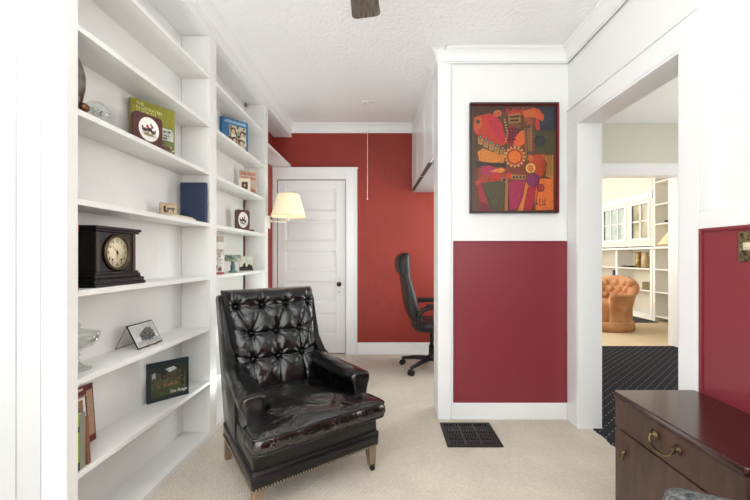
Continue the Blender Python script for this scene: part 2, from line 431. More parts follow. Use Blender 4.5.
# base on back wall, door casing
bm = nb(); box(bm, -.33, XW, YB-.016, YB, 0, .115); box(bm, -.33, XW, YB-.012, YB, .115, .135)
struct(obj('baseboard_back', bm, M_TRIM, bevel=.003), 'white baseboard along the red wall', 'baseboard')
bm = nb()
box(bm, DX1, DX1+.127, YB-.022, YB, 0, DZ+.14); box(bm, XL, DX0, YB-.022, YB, 0, DZ+.14); box(bm, DX0, DX1, YB-.022, YB, DZ, DZ+.14)
box(bm, XL, DX1+.137, YB-.03, YB, DZ+.125, DZ+.14); box(bm, DX1+.117, DX1+.13, YB-.03, YB, 0, DZ+.125)
struct(obj('trim_14', bm, M_TRIM, bevel=.003), 'wide white casing around the closet door', 'trim')
# door
dr = bpy.data.objects.new('door_1', None); COL.objects.link(dr); dr.location = (0,0,0)
struct(dr, 'white five-panel door in the red wall', 'door')
zr = lambda py: EYE+(CY-py)*.01159
rows = [(188.8,211),(220,241),(251,272),(281.5,302),(313,334)]
PX0, PX1 = -1.165, -.58
bm = nb(); y0d, y1d = YB+.004, YB+.04
box(bm, DX0+.006, PX0, y0d, y1d, .012, DZ-.006); box(bm, PX1, DX1-.006, y0d, y1d, .012, DZ-.006)
zs = [DZ-.006]+[z for r in rows for z in (zr(r[0]), zr(r[1]))]+[.012]
for k in range(0, len(zs), 2): box(bm, PX0, PX1, y0d, y1d, zs[k+1], zs[k])
obj('door_frame', bm, M_WHITE, dr, bevel=.004)
for r in rows:
    za, zb = zr(r[1]), zr(r[0])
    bm = nb(); box(bm, PX0-.004, PX1+.004, y0d+.022, y1d-.004, za-.004, zb+.004)
    box(bm, PX0+.035, PX1-.035, y0d+.012, y0d+.022, za+.035, zb-.035)
    obj('door_panel', bm, M_WHITE, dr, bevel=.004)
kx = (339.6-CX)*.01159; kz = zr(284)
bm = nb(); lathe(bm, [(.0,0),(.02,0),(.022,-.006),(.01,-.01),(.009,-.035),(.02,-.042),(.028,-.052),(.026,-.066),(.012,-.072),(0,-.073)], (kx,y0d,kz), axis='y', cap=False)
obj('door_knob', bm, mat('dark_bronze',(58,48,40),.3,.9), dr, smooth=True)
bm = nb(); box(bm, kx-.02, kx+.02, y0d-.004, y0d, kz-.13, kz+.05)
obj('lock_plate', bm, M_WHITE, dr, bevel=.003)
bm = nb(); lathe(bm, [(0,0),(.008,0),(.008,-.004),(0,-.004)], (kx,y0d-.004,kz-.09), axis='y', cap=False)
obj('keyhole', bm, mat('brushed_nickel',(150,148,142),.4,.8), dr)
# high shelf on left wall past the bookcases
bm = nb(); box(bm, XL, XB, 3.505, YB, 2.165, 2.19)
sh = obj('wall_shelf', bm, M_SHELF, bevel=.002); tag(sh, 'empty white high shelf between bookcase and closet door corner', 'shelf')
# strip of trim at the foot left of the door is hidden by the bookcase

# ================================================================== BOOKCASES
SZ = [2.252, 1.952, 1.649, 1.327, .997, .679, .342]   # shelf mid heights
GP = 'built-in white bookcases along the left wall'
def bookcase(y0, y1, label, near):
    t = thing('bookcase', label, 'bookcase', (-1.19, (y0+y1)/2, 0), 0, None)
    ox, oy = -1.19, (y0+y1)/2
    def o_(name, bm, m=M_SHELF, bevel=.0015):
        bmesh.ops.translate(bm, verts=bm.verts, vec=(-ox,-oy,0)); return obj(name, bm, m, t, bevel=bevel)
    bm = nb(); box(bm, XBK, XB-.018, y0, y0+.02, 0, 2.51) if near else None
    if near: o_('side_panel', bm)
    else: bm.free()
    ya = y0+(.05 if near else 0)
    bm = nb(); yb2 = y1-.045 if not near else y1
    if near:
        box(bm, XBK-.02, XBK, y0, yb2, 0, 2.51)
    else:
        box(bm, XBK-.02, XBK, y0+.0, yb2, 0, 1.66); box(bm, XBK-.02, XBK, y0, y1, 1.66, 2.51)
    o_('back_panel', bm)
    bm = nb(); box(bm, XBK, XB-.018, y1, y1+.09, 0, 2.51); o_('divider' if near else 'side_panel', bm)
    bm = nb(); box(bm, XB-.018, XB, y1, y1+.09, 0, 2.51); o_('stile', bm)
    if near:
        bm = nb(); box(bm, XB-.018, XB, y0, y0+.05, 0, 2.51); o_('stile', bm)
    yi = y0+.02 if near else y0
    for z in SZ:
        bm = nb(); ys = [yi+(y1-yi)*k/10 for k in range(11)]
        box(bm, XBK, XB-.002 if near else XB-.002, yi, y1, z-.011, z+.011)
        o_('shelf', bm)
    bm = nb(); box(bm, XBK, XB-.001, yi, y1, 0, .034); o_('bottom_shelf', bm)
    bm = nb(); box(bm, XBK, XBK+.012, yi, y1, .034, .21); box(bm, XBK, XBK+.006, yi, y1, .21, .225); o_('back_rail', bm)
    return t
bookcase(1.29, 2.344, 'near white built-in bookcase holding the black mantel clock', True)
bookcase(2.434, 3.405, 'far white built-in bookcase behind the armchair with the swing-arm lamp', False)

# ================================================================== WALL CUPBOARD
cb = thing('wall_cupboard', 'white wall cupboard hung high between partition and red wall', 'cupboard', (.33,3.58,1.875))
def cbx(y): return .36-(y-2.82)*.04   # face x
def slab(bm, ya, yb, x_off0, x_off1, z0, z1):
    v=[]
    for (y) in (ya,yb):
        for xo in (x_off0,x_off1):
            for z in (z0,z1): v.append(bm.verts.new((cbx(y)+xo-.33,y-3.58,z-1.875)))
    for f in ((0,1,3,2),(4,6,7,5),(0,4,5,1),(2,3,7,6),(0,2,6,4),(1,5,7,3)): bm.faces.new([v[i] for i in f])
bm = nb(); slab(bm, 2.82, YB-.002, .02, .36, 1.875, 2.55); obj('body', bm, mat('cupboard_grey_underside',(168,166,164),.5), cb)  # body greyed in colour so the underside looks shaded
yy = [2.83, 3.32, 3.83, 4.33]
for i in range(3):
    bm = nb(); slab(bm, yy[i]+.003, yy[i+1]-.003, 0, .019, 1.885 if i else 1.885, 2.50)
    d = obj('door', bm, M_TRIM, cb, bevel=.002)
    bm = nb(); 
    for (a,b,c,e) in ((yy[i]+.05, yy[i+1]-.05, 1.93, 1.94),(yy[i]+.05, yy[i+1]-.05, 2.44, 2.45),(yy[i]+.05,yy[i]+.06,1.94,2.44),(yy[i+1]-.06,yy[i+1]-.05,1.94,2.44)):
        slab(bm, a, b, -.0015, 0, c, e)
    obj('moulding', bm, M_TRIM, d)
for (ya,yb,z) in ((3.02,3.5,1.879),(3.55,4.25,1.879)):
    bm = nb(); slab(bm, ya, yb, -.012, .02, 1.877, 1.884); obj('finger_pull', bm, mat('dark_gap',(60,52,46),.6), cb)  # dark strips painted for the shadow under the door bottoms
bm = nb(); slab(bm, 2.82, YB-.002, .002, .36, 2.505, 2.64)
obj('top_filler', bm, M_TRIM, cb)

# pull-cord
at = thing('pull_cord', 'white ceiling pull cord hanging in front of the red wall', 'pull cord', W(367.5,99,3.64))
bm = nb(); box(bm, -.012,.012,-.012,.012,-.02,.0); box(bm, -.05,.1,-.018,.018,-.008,.01); ball(bm,(-.045,0,-.01),.01)
bmesh.ops.translate(bm, verts=bm.verts, vec=(0,0,.003))
obj('ceiling_bracket', bm, M_TRIM, at, bevel=.004)
bm = nb(); tube(bm, [(0,0,-.02),(.001,0,-.5),(0,0,-.93)], .0018); obj('cord', bm, M_TRIM, at)
bm = nb(); lathe(bm,[(.002,0),(.005,-.01),(.004,-.02),(0,-.022)],(0,0,-.93),n=10,cap=False); obj('cord_weight', bm, M_TRIM, at, smooth=True)
at.location.z = ceil_z(-.18,3.64)-.004

# ================================================================== CEILING FAN
FH = (-.115, 1.36); FZ = 2.40
fn = thing('ceiling_fan', 'ceiling fan with grey weathered wood blades at top of the room', 'ceiling fan', (FH[0],FH[1],FZ))
bm = nb(); lathe(bm, [(0,.262),(.065,.262),(.06,.22),(.02,.2),(.015,.2),(.015,.09),(.05,.085),(.1,.06),(.11,.02),(.1,-.03),(.05,-.06),(0,-.065)], cap=False)
obj('motor', bm, mat('fan_bronze',(70,62,56),.4,.7), fn, smooth=True)
M_FAN = mat('fan_grey_wood', (128,118,108), .5, rgb2=(84,76,70), vscale=9, stretch=(9,1,1))
for k in range(5):
    bm = nb(); w0,w1 = .05,.075; pts = []
    L0,L1,r = .17,.63,.03
    pts = [(-w0,L0),(w0,L0),(w1,L1-.03)]+[(w1-r+r*math.cos(a),L1-r+r*math.sin(a)) for a in (0,.4,.8,1.2,PI/2)]+[(-w1+r-r*math.sin(a),L1-r+r*math.cos(a)) for a in (0,.4,.8,1.2,PI/2)]
    pts = pts[:2]+pts[3:]
    prism(bm, pts, 'z', -.004, .004)
    bmesh.ops.rotate(bm, verts=bm.verts, cent=(0,0,0), matrix=Matrix.Rotation(math.radians(-7),3,'Y'))
    b_ = obj('blade', bm, M_FAN, fn, rz=math.radians(-1+72*k), bevel=.002)
    bm = nb(); box(bm, -.018,.018,.08,.22,.004,.01); obj('bracket', bm, M_BLACKM, b_, bevel=.002)

# ================================================================== WALL LAMP
LC = (-.896, 3.5)
lp = thing('wall_lamp', 'swing-arm wall lamp with lit cream pleated shade on the bookcase end', 'lamp', (XB,3.5,1.46))
M_CHROME = mat('lamp_white_metal',(225,222,214),.3,.3)
bm = nb(); box(bm, 0,.012,-.03,.03,-.07,.05); obj('wall_plate', bm, M_CHROME, lp, bevel=.003)
bm = nb(); tube(bm,[(.01,0,0),(.03,0,0)],.009); tube(bm,[(.03,0,-.002),(.145,-.01,-.012)],.0055); ball(bm,(.03,0,0),.011); ball(bm,(.145,-.01,-.012),.012)
tube(bm,[(.145,-.01,-.012),(.145,-.01,.008)],.006); tube(bm,[(.145,-.01,.004),(.190,0,.012)],.0055); tube(bm,[(.190,0,.0),(.190,0,.07)],.008); lathe(bm,[(.0,-.0),(.014,.0),(.014,.03),(0,.03)],(.190,0,.005),n=12,cap=False)
obj('swing_arm', bm, M_CHROME, lp)
bm = nb(); n=48
secs=[]
for (r,z) in ((.157,1.503-1.46),(.155,1.508-1.46),(.098,1.704-1.46),(.096,1.709-1.46)):
    secs.append([((r+(.0025 if i%2 else 0))*math.cos(2*PI*i/n)+.190,(r+(.0025 if i%2 else 0))*math.sin(2*PI*i/n),z) for i in range(n)])
loft(bm, secs, cap=False)
M_SHADE = mat('lit_cream_shade',(250,240,205),.8,emit=(255,238,200),estr=.28)
obj('lamp_shade', bm, M_SHADE, lp)
for r,z in ((.159,.043),(.099,.249)):
    bm = nb(); tube(bm,[(r*math.cos(2*PI*i/32)+.190,r*math.sin(2*PI*i/32),z) for i in range(33)],.0035,6)
    obj('shade_trim', bm, mat('shade_trim',(225,210,175),.7,emit=(255,225,170),estr=.2), lp)
bm = nb(); ball(bm,(.190,0,.11),.028,sz=1.3)
obj('bulb', bm, mat('lamp_bulb',(255,240,210),.3,emit=(255,220,160),estr=3), lp)

# ================================================================== FLOOR VENT
fv = thing('floor_vent', 'black ornate metal floor register in the beige carpet', 'floor vent', (.53,2.375,0))
bm = nb(); hw, hd = .166,.158
for a in ((-hw,hw,-hd,-hd+.022),(-hw,hw,hd-.022,hd),(-hw,-hw+.022,-hd+.022,hd-.022),(hw-.022,hw,-hd+.022,hd-.022)): box(bm,a[0],a[1],a[2],a[3],0,.01)
M_VENT = mat('vent_black_iron',(44,42,42),.5,.4)
obj('frame', bm, M_VENT, fv, bevel=.002)
bm = nb(); box(bm,-hw+.02,hw-.02,-hd+.02,hd-.02,.0,.002); obj('damper', bm, mat('vent_void',(10,10,10),.8), fv)
bm = nb(); iw = hw-.022; idp = hd-.022
for k in range(2):
    x = -iw+(k+1)*2*iw/3; box(bm, x-.004,x+.004,-idp,idp,.003,.009)
for k in range(1,6): y = -idp+k*2*idp/6; box(bm,-iw,iw,y-.003,y+.003,.0035,.008)
for c in range(3):
    xc = -iw+(c+.5)*2*iw/3
    for r_ in range(6):
        y = -idp+(r_+.5)*2*idp/6
        for q in range(6):
            x = xc-.04+q*.016
            if r_%2==0: box(bm,x-.0022,x+.0022,y-idp/6,y+idp/6,.003,.0075)
            else:
                sgn = 1 if q>=3 else -1
                tube(bm,[(x-.008,y-sgn*idp/6,.005),(x+.008,y+sgn*idp/6,.005)],.0022,4)
    box(bm, xc-.013,xc+.013,idp/3-.012,idp/3+.012,.004,.009)
obj('grille', bm, mat('vent_grille_iron',(74,72,72),.45,.4), fv)

# ================================================================== PAINTING (abstract)
pc = thing('framed_painting', 'framed abstract painting of red and orange shapes on the white partition', 'painting', (0,0,0))
k = YP/F
x0,_,z0 = W(469.5,213.2,YP); x1,_,z1 = W(557.8,103.4,YP)
pw, ph = x1-x0, z1-z0
pc.location = ((x0+x1)/2, YP+.012, z0)
M_PF = mat('dark_frame_red_edge',(38,30,34),.35,.0)
bm = nb()
box(bm,-pw/2,-pw/2+.012,-.035,0,0,ph); box(bm,-pw/2+.012,pw/2-.014,-.035,0,0,.01); box(bm,-pw/2+.012,pw/2-.014,-.035,0,ph-.012,ph)
obj('frame', bm, M_PF, pc, bevel=.002)
bm = nb(); box(bm, pw/2-.014,pw/2,-.035,0,0,ph); box(bm,-pw/2+.014,pw/2-.014,-.036,-.03,ph-.016,ph-.012)
obj('frame_edge', bm, mat('frame_dark_red',(112,22,30),.4), pc, bevel=.001)
R1=(178,48,30); R2=(196,72,34); O1=(206,112,44); O2=(190,92,40); PKc=(158,38,72); DK=(52,40,28); OL=(74,64,36); MA=(96,24,34); TN=(168,124,66); PU=(126,44,84); BL=(44,46,56)
S = [('r',35,33,390,470,(92,54,32)),('r',305,40,390,140,BL),('r',285,138,390,235,(72,66,38)),('r',45,40,190,90,(66,40,26)),
 ('p',[(60,270),(190,280),(200,345),(70,350)],(134,50,30)),('p',[(190,150),(300,150),(300,330),(180,330)],(118,52,30)),('p',[(130,60),(250,60),(250,150),(180,160)],(72,48,30)),('p',[(150,345),(310,345),(300,465),(160,465)],(104,44,34)),('p',[(48,190),(120,230),(180,250),(180,290),(48,290)],(84,60,32)),
 ('p',[(60,80),(110,68),(160,85),(180,130),(186,190),(150,205),(100,185),(65,165),(48,140),(46,100)],R1),
 ('p',[(105,75),(150,90),(172,135),(172,185),(140,170),(118,120)],(176,32,52)),('p',[(125,60),(185,60),(190,190),(178,170),(165,110)],(84,56,30)),
 ('p',[(48,85),(75,78),(85,110),(60,150),(46,135)],(184,80,40)),('e',64,102,10,9,(96,66,40)),('e',64,102,5,5,(40,30,26)),
 ('e',146,68,17,13,TN),('e',146,68,13,9,R2),('e',172,58,8,6,MA),
 ('p',[(190,60),(240,60),(245,130),(190,130)],(110,60,34)),('p',[(180,42),(200,60),(215,45),(235,60),(255,42),(260,75),(185,78)],(170,40,34)),
 ('p',[(190,72),(240,66),(244,104),(192,110)],(150,100,46)),('p',[(196,80),(236,76),(238,84),(197,88)],DK),('p',[(198,94),(234,92),(234,100),(199,102)],DK),
 ('p',[(250,60),(300,45),(340,75),(335,100),(300,85),(262,100)],O2),('p',[(290,50),(318,50),(340,85),(335,100),(305,75)],R2),('p',[(305,85),(320,100),(322,135),(310,138),(303,120)],(186,46,44)),('p',[(255,85),(290,80),(295,110),(262,120)],(142,70,38)),
 ('r',188,125,225,190,(130,26,40)),
 ('p',[(215,170),(245,138),(272,140),(270,180),(240,206),(212,200)],(214,92,34)),('p',[(255,130),(285,128),(285,250),(262,262)],(132,84,44)),
 ('e',322,181,24,24,(40,42,46)),('e',322,181,14,14,(52,54,60)),
 ('p',[(48,150),(70,160),(90,195),(130,215),(180,232),(178,250),(120,238),(70,215),(46,190)],(80,56,32)),
 ('p',[(62,225),(85,210),(175,245),(172,270),(70,268)],(200,118,40)),('p',[(46,262),(175,275),(175,285),(60,290)],(44,32,24)),
 ('e',217,246,44,42,(122,52,28)),('e',217,246,38,37,(188,120,60)),('e',217,246,33,32,(150,30,30)),('e',217,246,27,26,(214,108,36)),
 ('p',[(285,240),(340,232),(352,260),(340,320),(310,332),(275,300)],(176,62,32)),('p',[(330,240),(378,238),(378,335),(345,325),(352,270)],(184,128,60)),
 ('e',283,292,20,20,(222,176,96)),('e',283,292,14,14,(196,110,50)),('e',283,252,13,13,O2),('e',277,230,7,7,(60,70,84)),
 ('p',[(75,285),(110,280),(150,295),(120,320),(85,322)],PKc),('p',[(110,305),(160,290),(185,300),(160,312)],(210,120,56)),
 ('p',[(65,330),(120,318),(180,312),(190,322),(120,345),(70,356)],(160,54,30)),
 ('e',138,330,21,19,(184,40,34)),('e',192,322,14,13,(190,56,34)),('e',172,340,13,12,(150,110,80)),('e',172,340,7,7,(90,30,50)),('e',62,352,11,11,(168,66,36)),('e',72,273,11,10,(52,34,30)),
 ('p',[(60,362),(82,358),(105,440),(92,465),(75,465)],(150,34,48)),('p',[(80,355),(150,342),(178,350),(172,460),(125,465),(105,440)],OL),
 ('p',[(75,425),(105,440),(112,468),(72,468)],(110,24,36)),
 ('p',[(176,345),(190,340),(188,465),(172,465)],(164,104,50)),('p',[(190,355),(215,340),(262,345),(255,410),(232,460),(192,462)],PKc),('p',[(262,345),(285,360),(260,465),(228,465),(252,410)],(212,116,52)),
 ('p',[(272,368),(312,370),(300,420),(282,465),(255,465)],(166,34,50)),('p',[(315,335),(378,335),(378,462),(300,465),(302,400)],(214,106,46)),
 ('p',[(200,318),(262,320),(262,340),(202,338)],(170,110,60)),('e',292,340,29,29,(100,30,60)),('e',292,340,26,26,PU),('e',325,373,16,16,(80,26,34)),('e',325,373,12,12,(160,50,44)),
 ('e',308,438,6,6,(90,90,96)),
 ('l',322,412,320,445,3,(90,40,30)),('l',320,445,345,440,3,(90,40,30)),('l',333,418,335,445,3,(90,40,30)),('l',343,414,342,446,3,(90,40,30))]
for i in range(5):
    x = 74+i*23; y = 172+i*12
    S += [('p',[(x-9,y-8),(x+10,y-3),(x+8,y+26),(x-10,y+20)],(178,132,74)),('p',[(x-6,y-4),(x+7,y),(x+5,y+21),(x-7,y+16)],(150,98,44)),('e',x,y-8,8,8,(70,62,50)),('e',x,y-8,4,4,(120,140,130))]
for i in range(16):
    a = 2*PI*i/16; S.append(('e',217+41*math.cos(a),246+40*math.sin(a),4,4,(206,160,96)))
for i in range(9): S.append(('e',186-8*abs(i-5)*.3,95+i*11,3.5,3.5,(190,140,84)))
for i in range(12): S.append(('e',285,120+i*9,2.6,2.6,(176,136,84)))
for i in range(4):
    for j in range(3): S.append(('e',195+j*11,134+i*14,4,5,(84,16,30)))
    S.append(('e',212+i*14,330,5,6,(64,66,60)))
for i in range(7): S.append(('l',334+i*6,240-(i%3)*3,332+i*6.5,326,1.6,(110,60,30)))
for (a,b,c,d) in ((60,165,48,250),(186,60,186,130),(262,100,270,255),(240,200,262,222),(178,250,172,462),(190,345,192,465),(262,345,228,462),(272,368,252,465),(118,320,105,345),(80,355,125,462),(316,335,302,462),(275,300,312,335),(120,278,170,285),(300,140,378,142)):
    S.append(('l',a,b,c,d,2.2,(58,30,22)))
art('canvas', S, (35,33,390,470), pw-.022, ph-.02, pc, (-.001,-.012,.01), m=M_VCOLG, step=.00006, tint=.98)
bm = nb(); box(bm,-pw/2+.011,pw/2-.012,-.012,-.002,.009,ph-.011); obj('backing', bm, M_PF, pc)

# ================================================================== ARMCHAIR
AC = math.radians(38)
ac = thing('armchair', 'black tufted leather armchair with nailhead trim standing before the bookcases', 'armchair', (-.489,2.02,0), AC)
def hx(y, front=.33, back=.278):   # half width along depth
    return front+(back-front)*(y+.31)/.62
# base
bm = nb(); secs=[]
def ring_sq(h0,h1,y0,y1,z,r=.02):
    pts=[]
    for (cx,cy,a0) in ((h0-r,y0+r,-PI/2),(h1-r,y1-r,0),(-h1+r,y1-r,PI/2),(-h0+r,y0+r,PI)):
        for q in range(5):
            a=a0+q*PI/8; pts.append((cx+r*math.cos(a),cy+r*math.sin(a),z))
    return pts
for z,e in ((.135,-.012),(.137,0),(.142,.004),(.205,.006),(.21,.002),(.214,-.006),(.218,-.003),(.30,-.006),(.32,-.01),(.325,-.03)):
    secs.append(ring_sq(.33+e,.285+e,-.31-e,.31+e,z))
loft(bm, secs)
base = obj('base', bm, M_LEATHER_PLAIN, ac, smooth=True)
bm = nb()
def nails(p0,p1,n_):
    for i in range(n_):
        t=(i+.5)/n_; ball(bm,(p0[0]+(p1[0]-p0[0])*t,p0[1]+(p1[1]-p0[1])*t,.146),.0044,seg=6,rings=4)
nails((-.325,-.3155),(.325,-.3155),48); obj('nail_trim', bm, M_BRASSNAIL, base)
bm = nb(); nails((-.336,-.3),(-.292,.3),44); obj('nail_trim', bm, M_BRASSNAIL, base)
bm = nb(); nails((.336,-.3),(.292,.3),44); obj('nail_trim', bm, M_BRASSNAIL, base)
# legs
for (sx,sy) in ((-1,-1),(1,-1),(-1,1),(1,1)):
    bx_, by_ = sx*(.30 if sy<0 else .26), sy*.275
    bm = nb(); zb = .034 if sy<0 else .0
    def sq(c,z,h): return [(c[0]-h,c[1]-h,z),(c[0]+h,c[1]-h,z),(c[0]+h,c[1]+h,z),(c[0]-h,c[1]+h,z)]
    loft(bm,[sq((bx_,by_),.14,.024),sq((bx_+sx*.004,by_+sy*(.004 if sy<0 else .03)),zb,.016)])
    for f in bm.faces: f.smooth=False
    lg = obj('leg', bm, M_OAK, ac, bevel=.002)
    if sy<0:
        bm = nb(); lathe(bm,[(0,-.009),(.013,-.009),(.015,-.006),(.015,.006),(.013,.009),(0,.009)],(bx_+sx*.004,by_-.012,.0155),n=16,axis='x',cap=False)
        box(bm, bx_+sx*.004-.014,bx_+sx*.004+.014,by_-.02,by_+.014,.028,.036)
        obj('caster', bm, M_BLACKM, lg)
# T cushion
def round_poly(P, r, n=5):
    out=[]; m_=len(P)
    for i in range(m_):
        a,b,c = Vector(P[i-1]),Vector(P[i]),Vector(P[(i+1)%m_])
        d0=(a-b).normalized(); d1=(c-b).normalized(); rr=min(r,(a-b).length*.45,(c-b).length*.45)
        p0=b+d0*rr; p1=b+d1*rr
        for q in range(n+1):
            t=q/n; out.append(tuple((1-t)**2*p0+2*t*(1-t)*b+t*t*p1))
    return out
def resample(P, step=.02):
    out=[]
    for i in range(len(P)):
        a=Vector(P[i]); b=Vector(P[(i+1)%len(P)]); L_=(b-a).length; n_=max(1,round(L_/step))
        for q in range(n_): out.append(tuple(a+(b-a)*q/n_))
    return out
T = [(-.352,-.385),(.335,-.385),(.335,-.205),(.222,-.185),(.215,.19),(-.215,.19),(-.222,-.185),(-.352,-.205)]
O = resample(round_poly(T,.04))
cen = Vector((0,-.12)); bm = nb(); secs=[]
import mathutils.noise as mn
zb,zt = .312,.378
def cz(x,y): return .042*math.exp(-((x)**2/.05+(y+.10)**2/.06)) + .012*mn.noise(Vector((x*7,y*7,.3)))
rings = [(.0,zb,0),(.5,zb,0),(.93,zb,0),(.975,zb+.006,0),(.995,zb+.02,0),(1.0,(zb+zt)/2,0),(.992,zt-.018,.2),(.975,zt-.004,.5),(.955,zt+.002,.8)]+[(1-.05*j-.045,zt+.004+.0,1) for j in range(1,19)]
for s,z,wgt in rings[1:]:
    sec=[]
    for (x,y) in O:
        d = Vector((x,y))-cen; L_=d.length; off = 0 if s>.9 else 0
        q = cen + d*s
        edge = min(1,(1-s)*6)
        zz = z + (cz(q.x,q.y)+.012*edge if wgt==1 else cz(q.x,q.y)*wgt*.75)
        zz += -.028*max(0,q.y)/.2*0 - .012*max(0,(-q.y-.3))*0
        sec.append((q.x,q.y + (.0), zz))
    secs.append(sec)
loft(bm, secs)
sc_ = obj('seat_cushion', bm, M_LEATHER_SEAT, ac, smooth=True)
bm = nb()
for s,z in ((.978,zt+.001),(.972,zb+.004)):
    tube(bm,[(cen.x+(x-cen.x)*s, cen.y+(y-cen.y)*s, z+(cz(x*s,y*s)*.5 if z>.36 else 0)) for (x,y) in O+O[:1]],.005,6)
obj('piping', bm, M_LEATHER, sc_, smooth=True)
# arms
def arm(sx):
    bm = nb(); secs=[]
    Y_ = [-.215,-.21,-.195,-.14,-.07,0,.06,.12,.18,.24,.30]
    for i,y in enumerate(Y_):
        e = [.03,.012,.003][i] if i<3 else 0
        zt_ = .512+.05*max(0,(y+.18)/.48)**1.3
        fl_ = .022*max(0,min(1,(.2-y)/.3)); xo = hx(y)-.006; tw = .100          # arm roll width
        xi = xo-tw+.02
        r = .035-e*.6
        P_=[(xi+.014,.22+e),(xi+.012,.34),(xi+.01,zt_-.085),(xi-.008+e,zt_-.06),(xi-.012+e,zt_-.035),(xi-.004+e,zt_-.013-e*.4),(xi+.018,zt_-.002-e*.7),(xi+.045,zt_+.003-e),(xo-.01+fl_*.5,zt_-.002-e*.7),(xo+.010+fl_-e*.5,zt_-.015-e*.3),(xo+.018+fl_-e,zt_-.04),(xo+.014+fl_-e,zt_-.066),(xo+.006+fl_*.5-e*.4,zt_-.09),(xo+.001,zt_-.14),(xo-.002,.30),(xo-.002,.22),(xo-.006,.20),(xi+.03,.20)]
        secs.append([(sx*p[0],y,p[1]) for p in P_])
    loft(bm, secs)
    o = obj('arm', bm, M_LEATHER, ac, smooth=True)
    s = o.modifiers.new('sub','SUBSURF'); s.levels = 2; s.render_levels = 2
    return o
arm(-1); arm(1)
# wings / outer side panels
for sx in (-1,1):
    bm = nb(); secs=[]
    prof = [(.02,.20),(.315,.19),(.36,.35),(.40,.55),(.435,.75),(.455,.885),(.44,.905),(.385,.905),(.352,.86),(.315,.75),(.27,.63),(.20,.555),(.10,.505),(.02,.47)]
    for (xo,s) in ((0,.9),(.006,.99),(.016,1),(.03,1),(.04,.985),(.046,.9)):
        c = Vector((.28,.5)); sec=[]
        for (y,z) in prof:
            q = c+(Vector((y,z))-c)*(1-(1-s)*.25)
            x = hx(min(y,.31))+.004+.012*max(0,(z-.5))/.4-.046+xo+.0
            sec.append((sx*x,q.x,q.y))
        secs.append(sec)
    loft(bm, secs)
    obj('wing', bm, M_LEATHER_PLAIN, ac, smooth=True, bevel=.004)
# outside back
bm = nb(); prism(bm,[(.27,.20),(.315,.20),(.36,.35),(.40,.55),(.44,.75),(.46,.9),(.44,.915),(.36,.90),(.28,.60),(.25,.38)],'x',-.262,.262)
obj('back_frame', bm, M_LEATHER_PLAIN, ac, bevel=.006)
# tufted inside back
BT = [(-.148,.55),(0,.55),(.148,.55),(-.148,.69),(0,.69),(.148,.69),(-.074,.845),(.074,.845),(-.222,.845),(.222,.845)]
SEG = [(0,3),(1,4),(2,5),(0,1),(1,2),(3,4),(4,5),(3,8),(3,6),(4,6),(4,7),(5,7),(5,9)]
segs = [(BT[a],BT[b],.016 if a!=b else 0) for a,b in SEG]
segs += [((-.148,.55),(-.155,.40),.012),((0,.55),(0,.38),.012),((.148,.55),(.155,.40),.012),((-.148,.55),(-.30,.60),.012),((.148,.55),(.30,.60),.012),((-.148,.69),(-.30,.74),.012),((.148,.69),(.30,.74),.012),((-.148,.55),(-.30,.48),.010),((.148,.55),(.30,.48),.010)]
segs += [((-.074,.845),(-.08,.96),.012),((.074,.845),(.08,.96),.012),((-.222,.845),(-.222,.96),.012),((.222,.845),(.222,.96),.012),((-.074,.845),(.074,.845),.008),((-.222,.845),(-.074,.845),.006),((.222,.845),(.074,.845),.006)]
def sdist(p,a,b):
    ax,ay=a; bx,by=b; dx,dy=bx-ax,by-ay; t=max(0,min(1,((p[0]-ax)*dx+(p[1]-ay)*dy)/(dx*dx+dy*dy+1e-9)))
    return math.hypot(p[0]-ax-t*dx,p[1]-ay-t*dy), t
def back_y(z): return .265+(z-.4)*.26     # neutral plane leans back
NU,NV = 110,124; ZB0,ZB1 = .36,.935
bm = nb(); G=[]
for j in range(NV+1):
    v = -1+2*j/NV; row=[]
    for i in range(NU+1):
        u = -1+2*i/NU
        z = ZB0+(ZB1-ZB0)*(v+1)/2
        hw_ = .243+.037*(z-.36)/.55
        x = u*hw_
        ed = (max(0,1-abs(u)**8))**.5*(max(0,1-abs(v)**14))**.5
        d = .098*ed
        dim = 0
        for a in BT:
            r = math.hypot(x-a[0],z-a[1]); dim += .026*math.exp(-(r/.017)**2)+.012*math.exp(-(r/.05)**2)
            if r<.09:
                th = math.atan2(z-a[1],x-a[0]); dim += .0035*math.sin(th*9+a[0]*30)*math.exp(-((r-.035)/.025)**2)
        cr = 0
        for (a,b,w_) in segs:
            dd,t = sdist((x,z),a,b)
            if dd<.05: cr = max(cr, w_*math.exp(-dd/.012))
        dim += cr
        dim += .003*mn.noise(Vector((x*18,z*18,1)))
        d -= dim*ed
        roll = .012*math.exp(-((z-.90)/.03)**2)*ed
        row.append(bm.verts.new((x, back_y(z)-.01-d-roll, z+.012*ed*(1 if v>.9 else 0))))
    G.append(row)
for j in range(NV):
    for i in range(NU):
        f = bm.faces.new((G[j][i],G[j][i+1],G[j+1][i+1],G[j+1][i])); f.smooth=True
bk = obj('tufted_back', bm, mat_leather('tufted_leather', base=(8,8,9), rough=.28, wr=.16, wscale=14), ac, smooth=True)
for (x,z) in BT:
    bm = nb(); ball(bm,(x,back_y(z)-.01-.098+.034,z),.011,sy=.6,seg=12,rings=8); obj('button', bm, M_LEATHER_PLAIN, bk, smooth=True)

# ================================================================== OFFICE CHAIR
oc = thing('office_chair', 'black high-back swivel office chair against the red wall', 'office chair', (.46,3.78,0), math.radians(4))
M_OL = mat('office_leather',(30,25,22),.42,bump=.1,bscale=20)
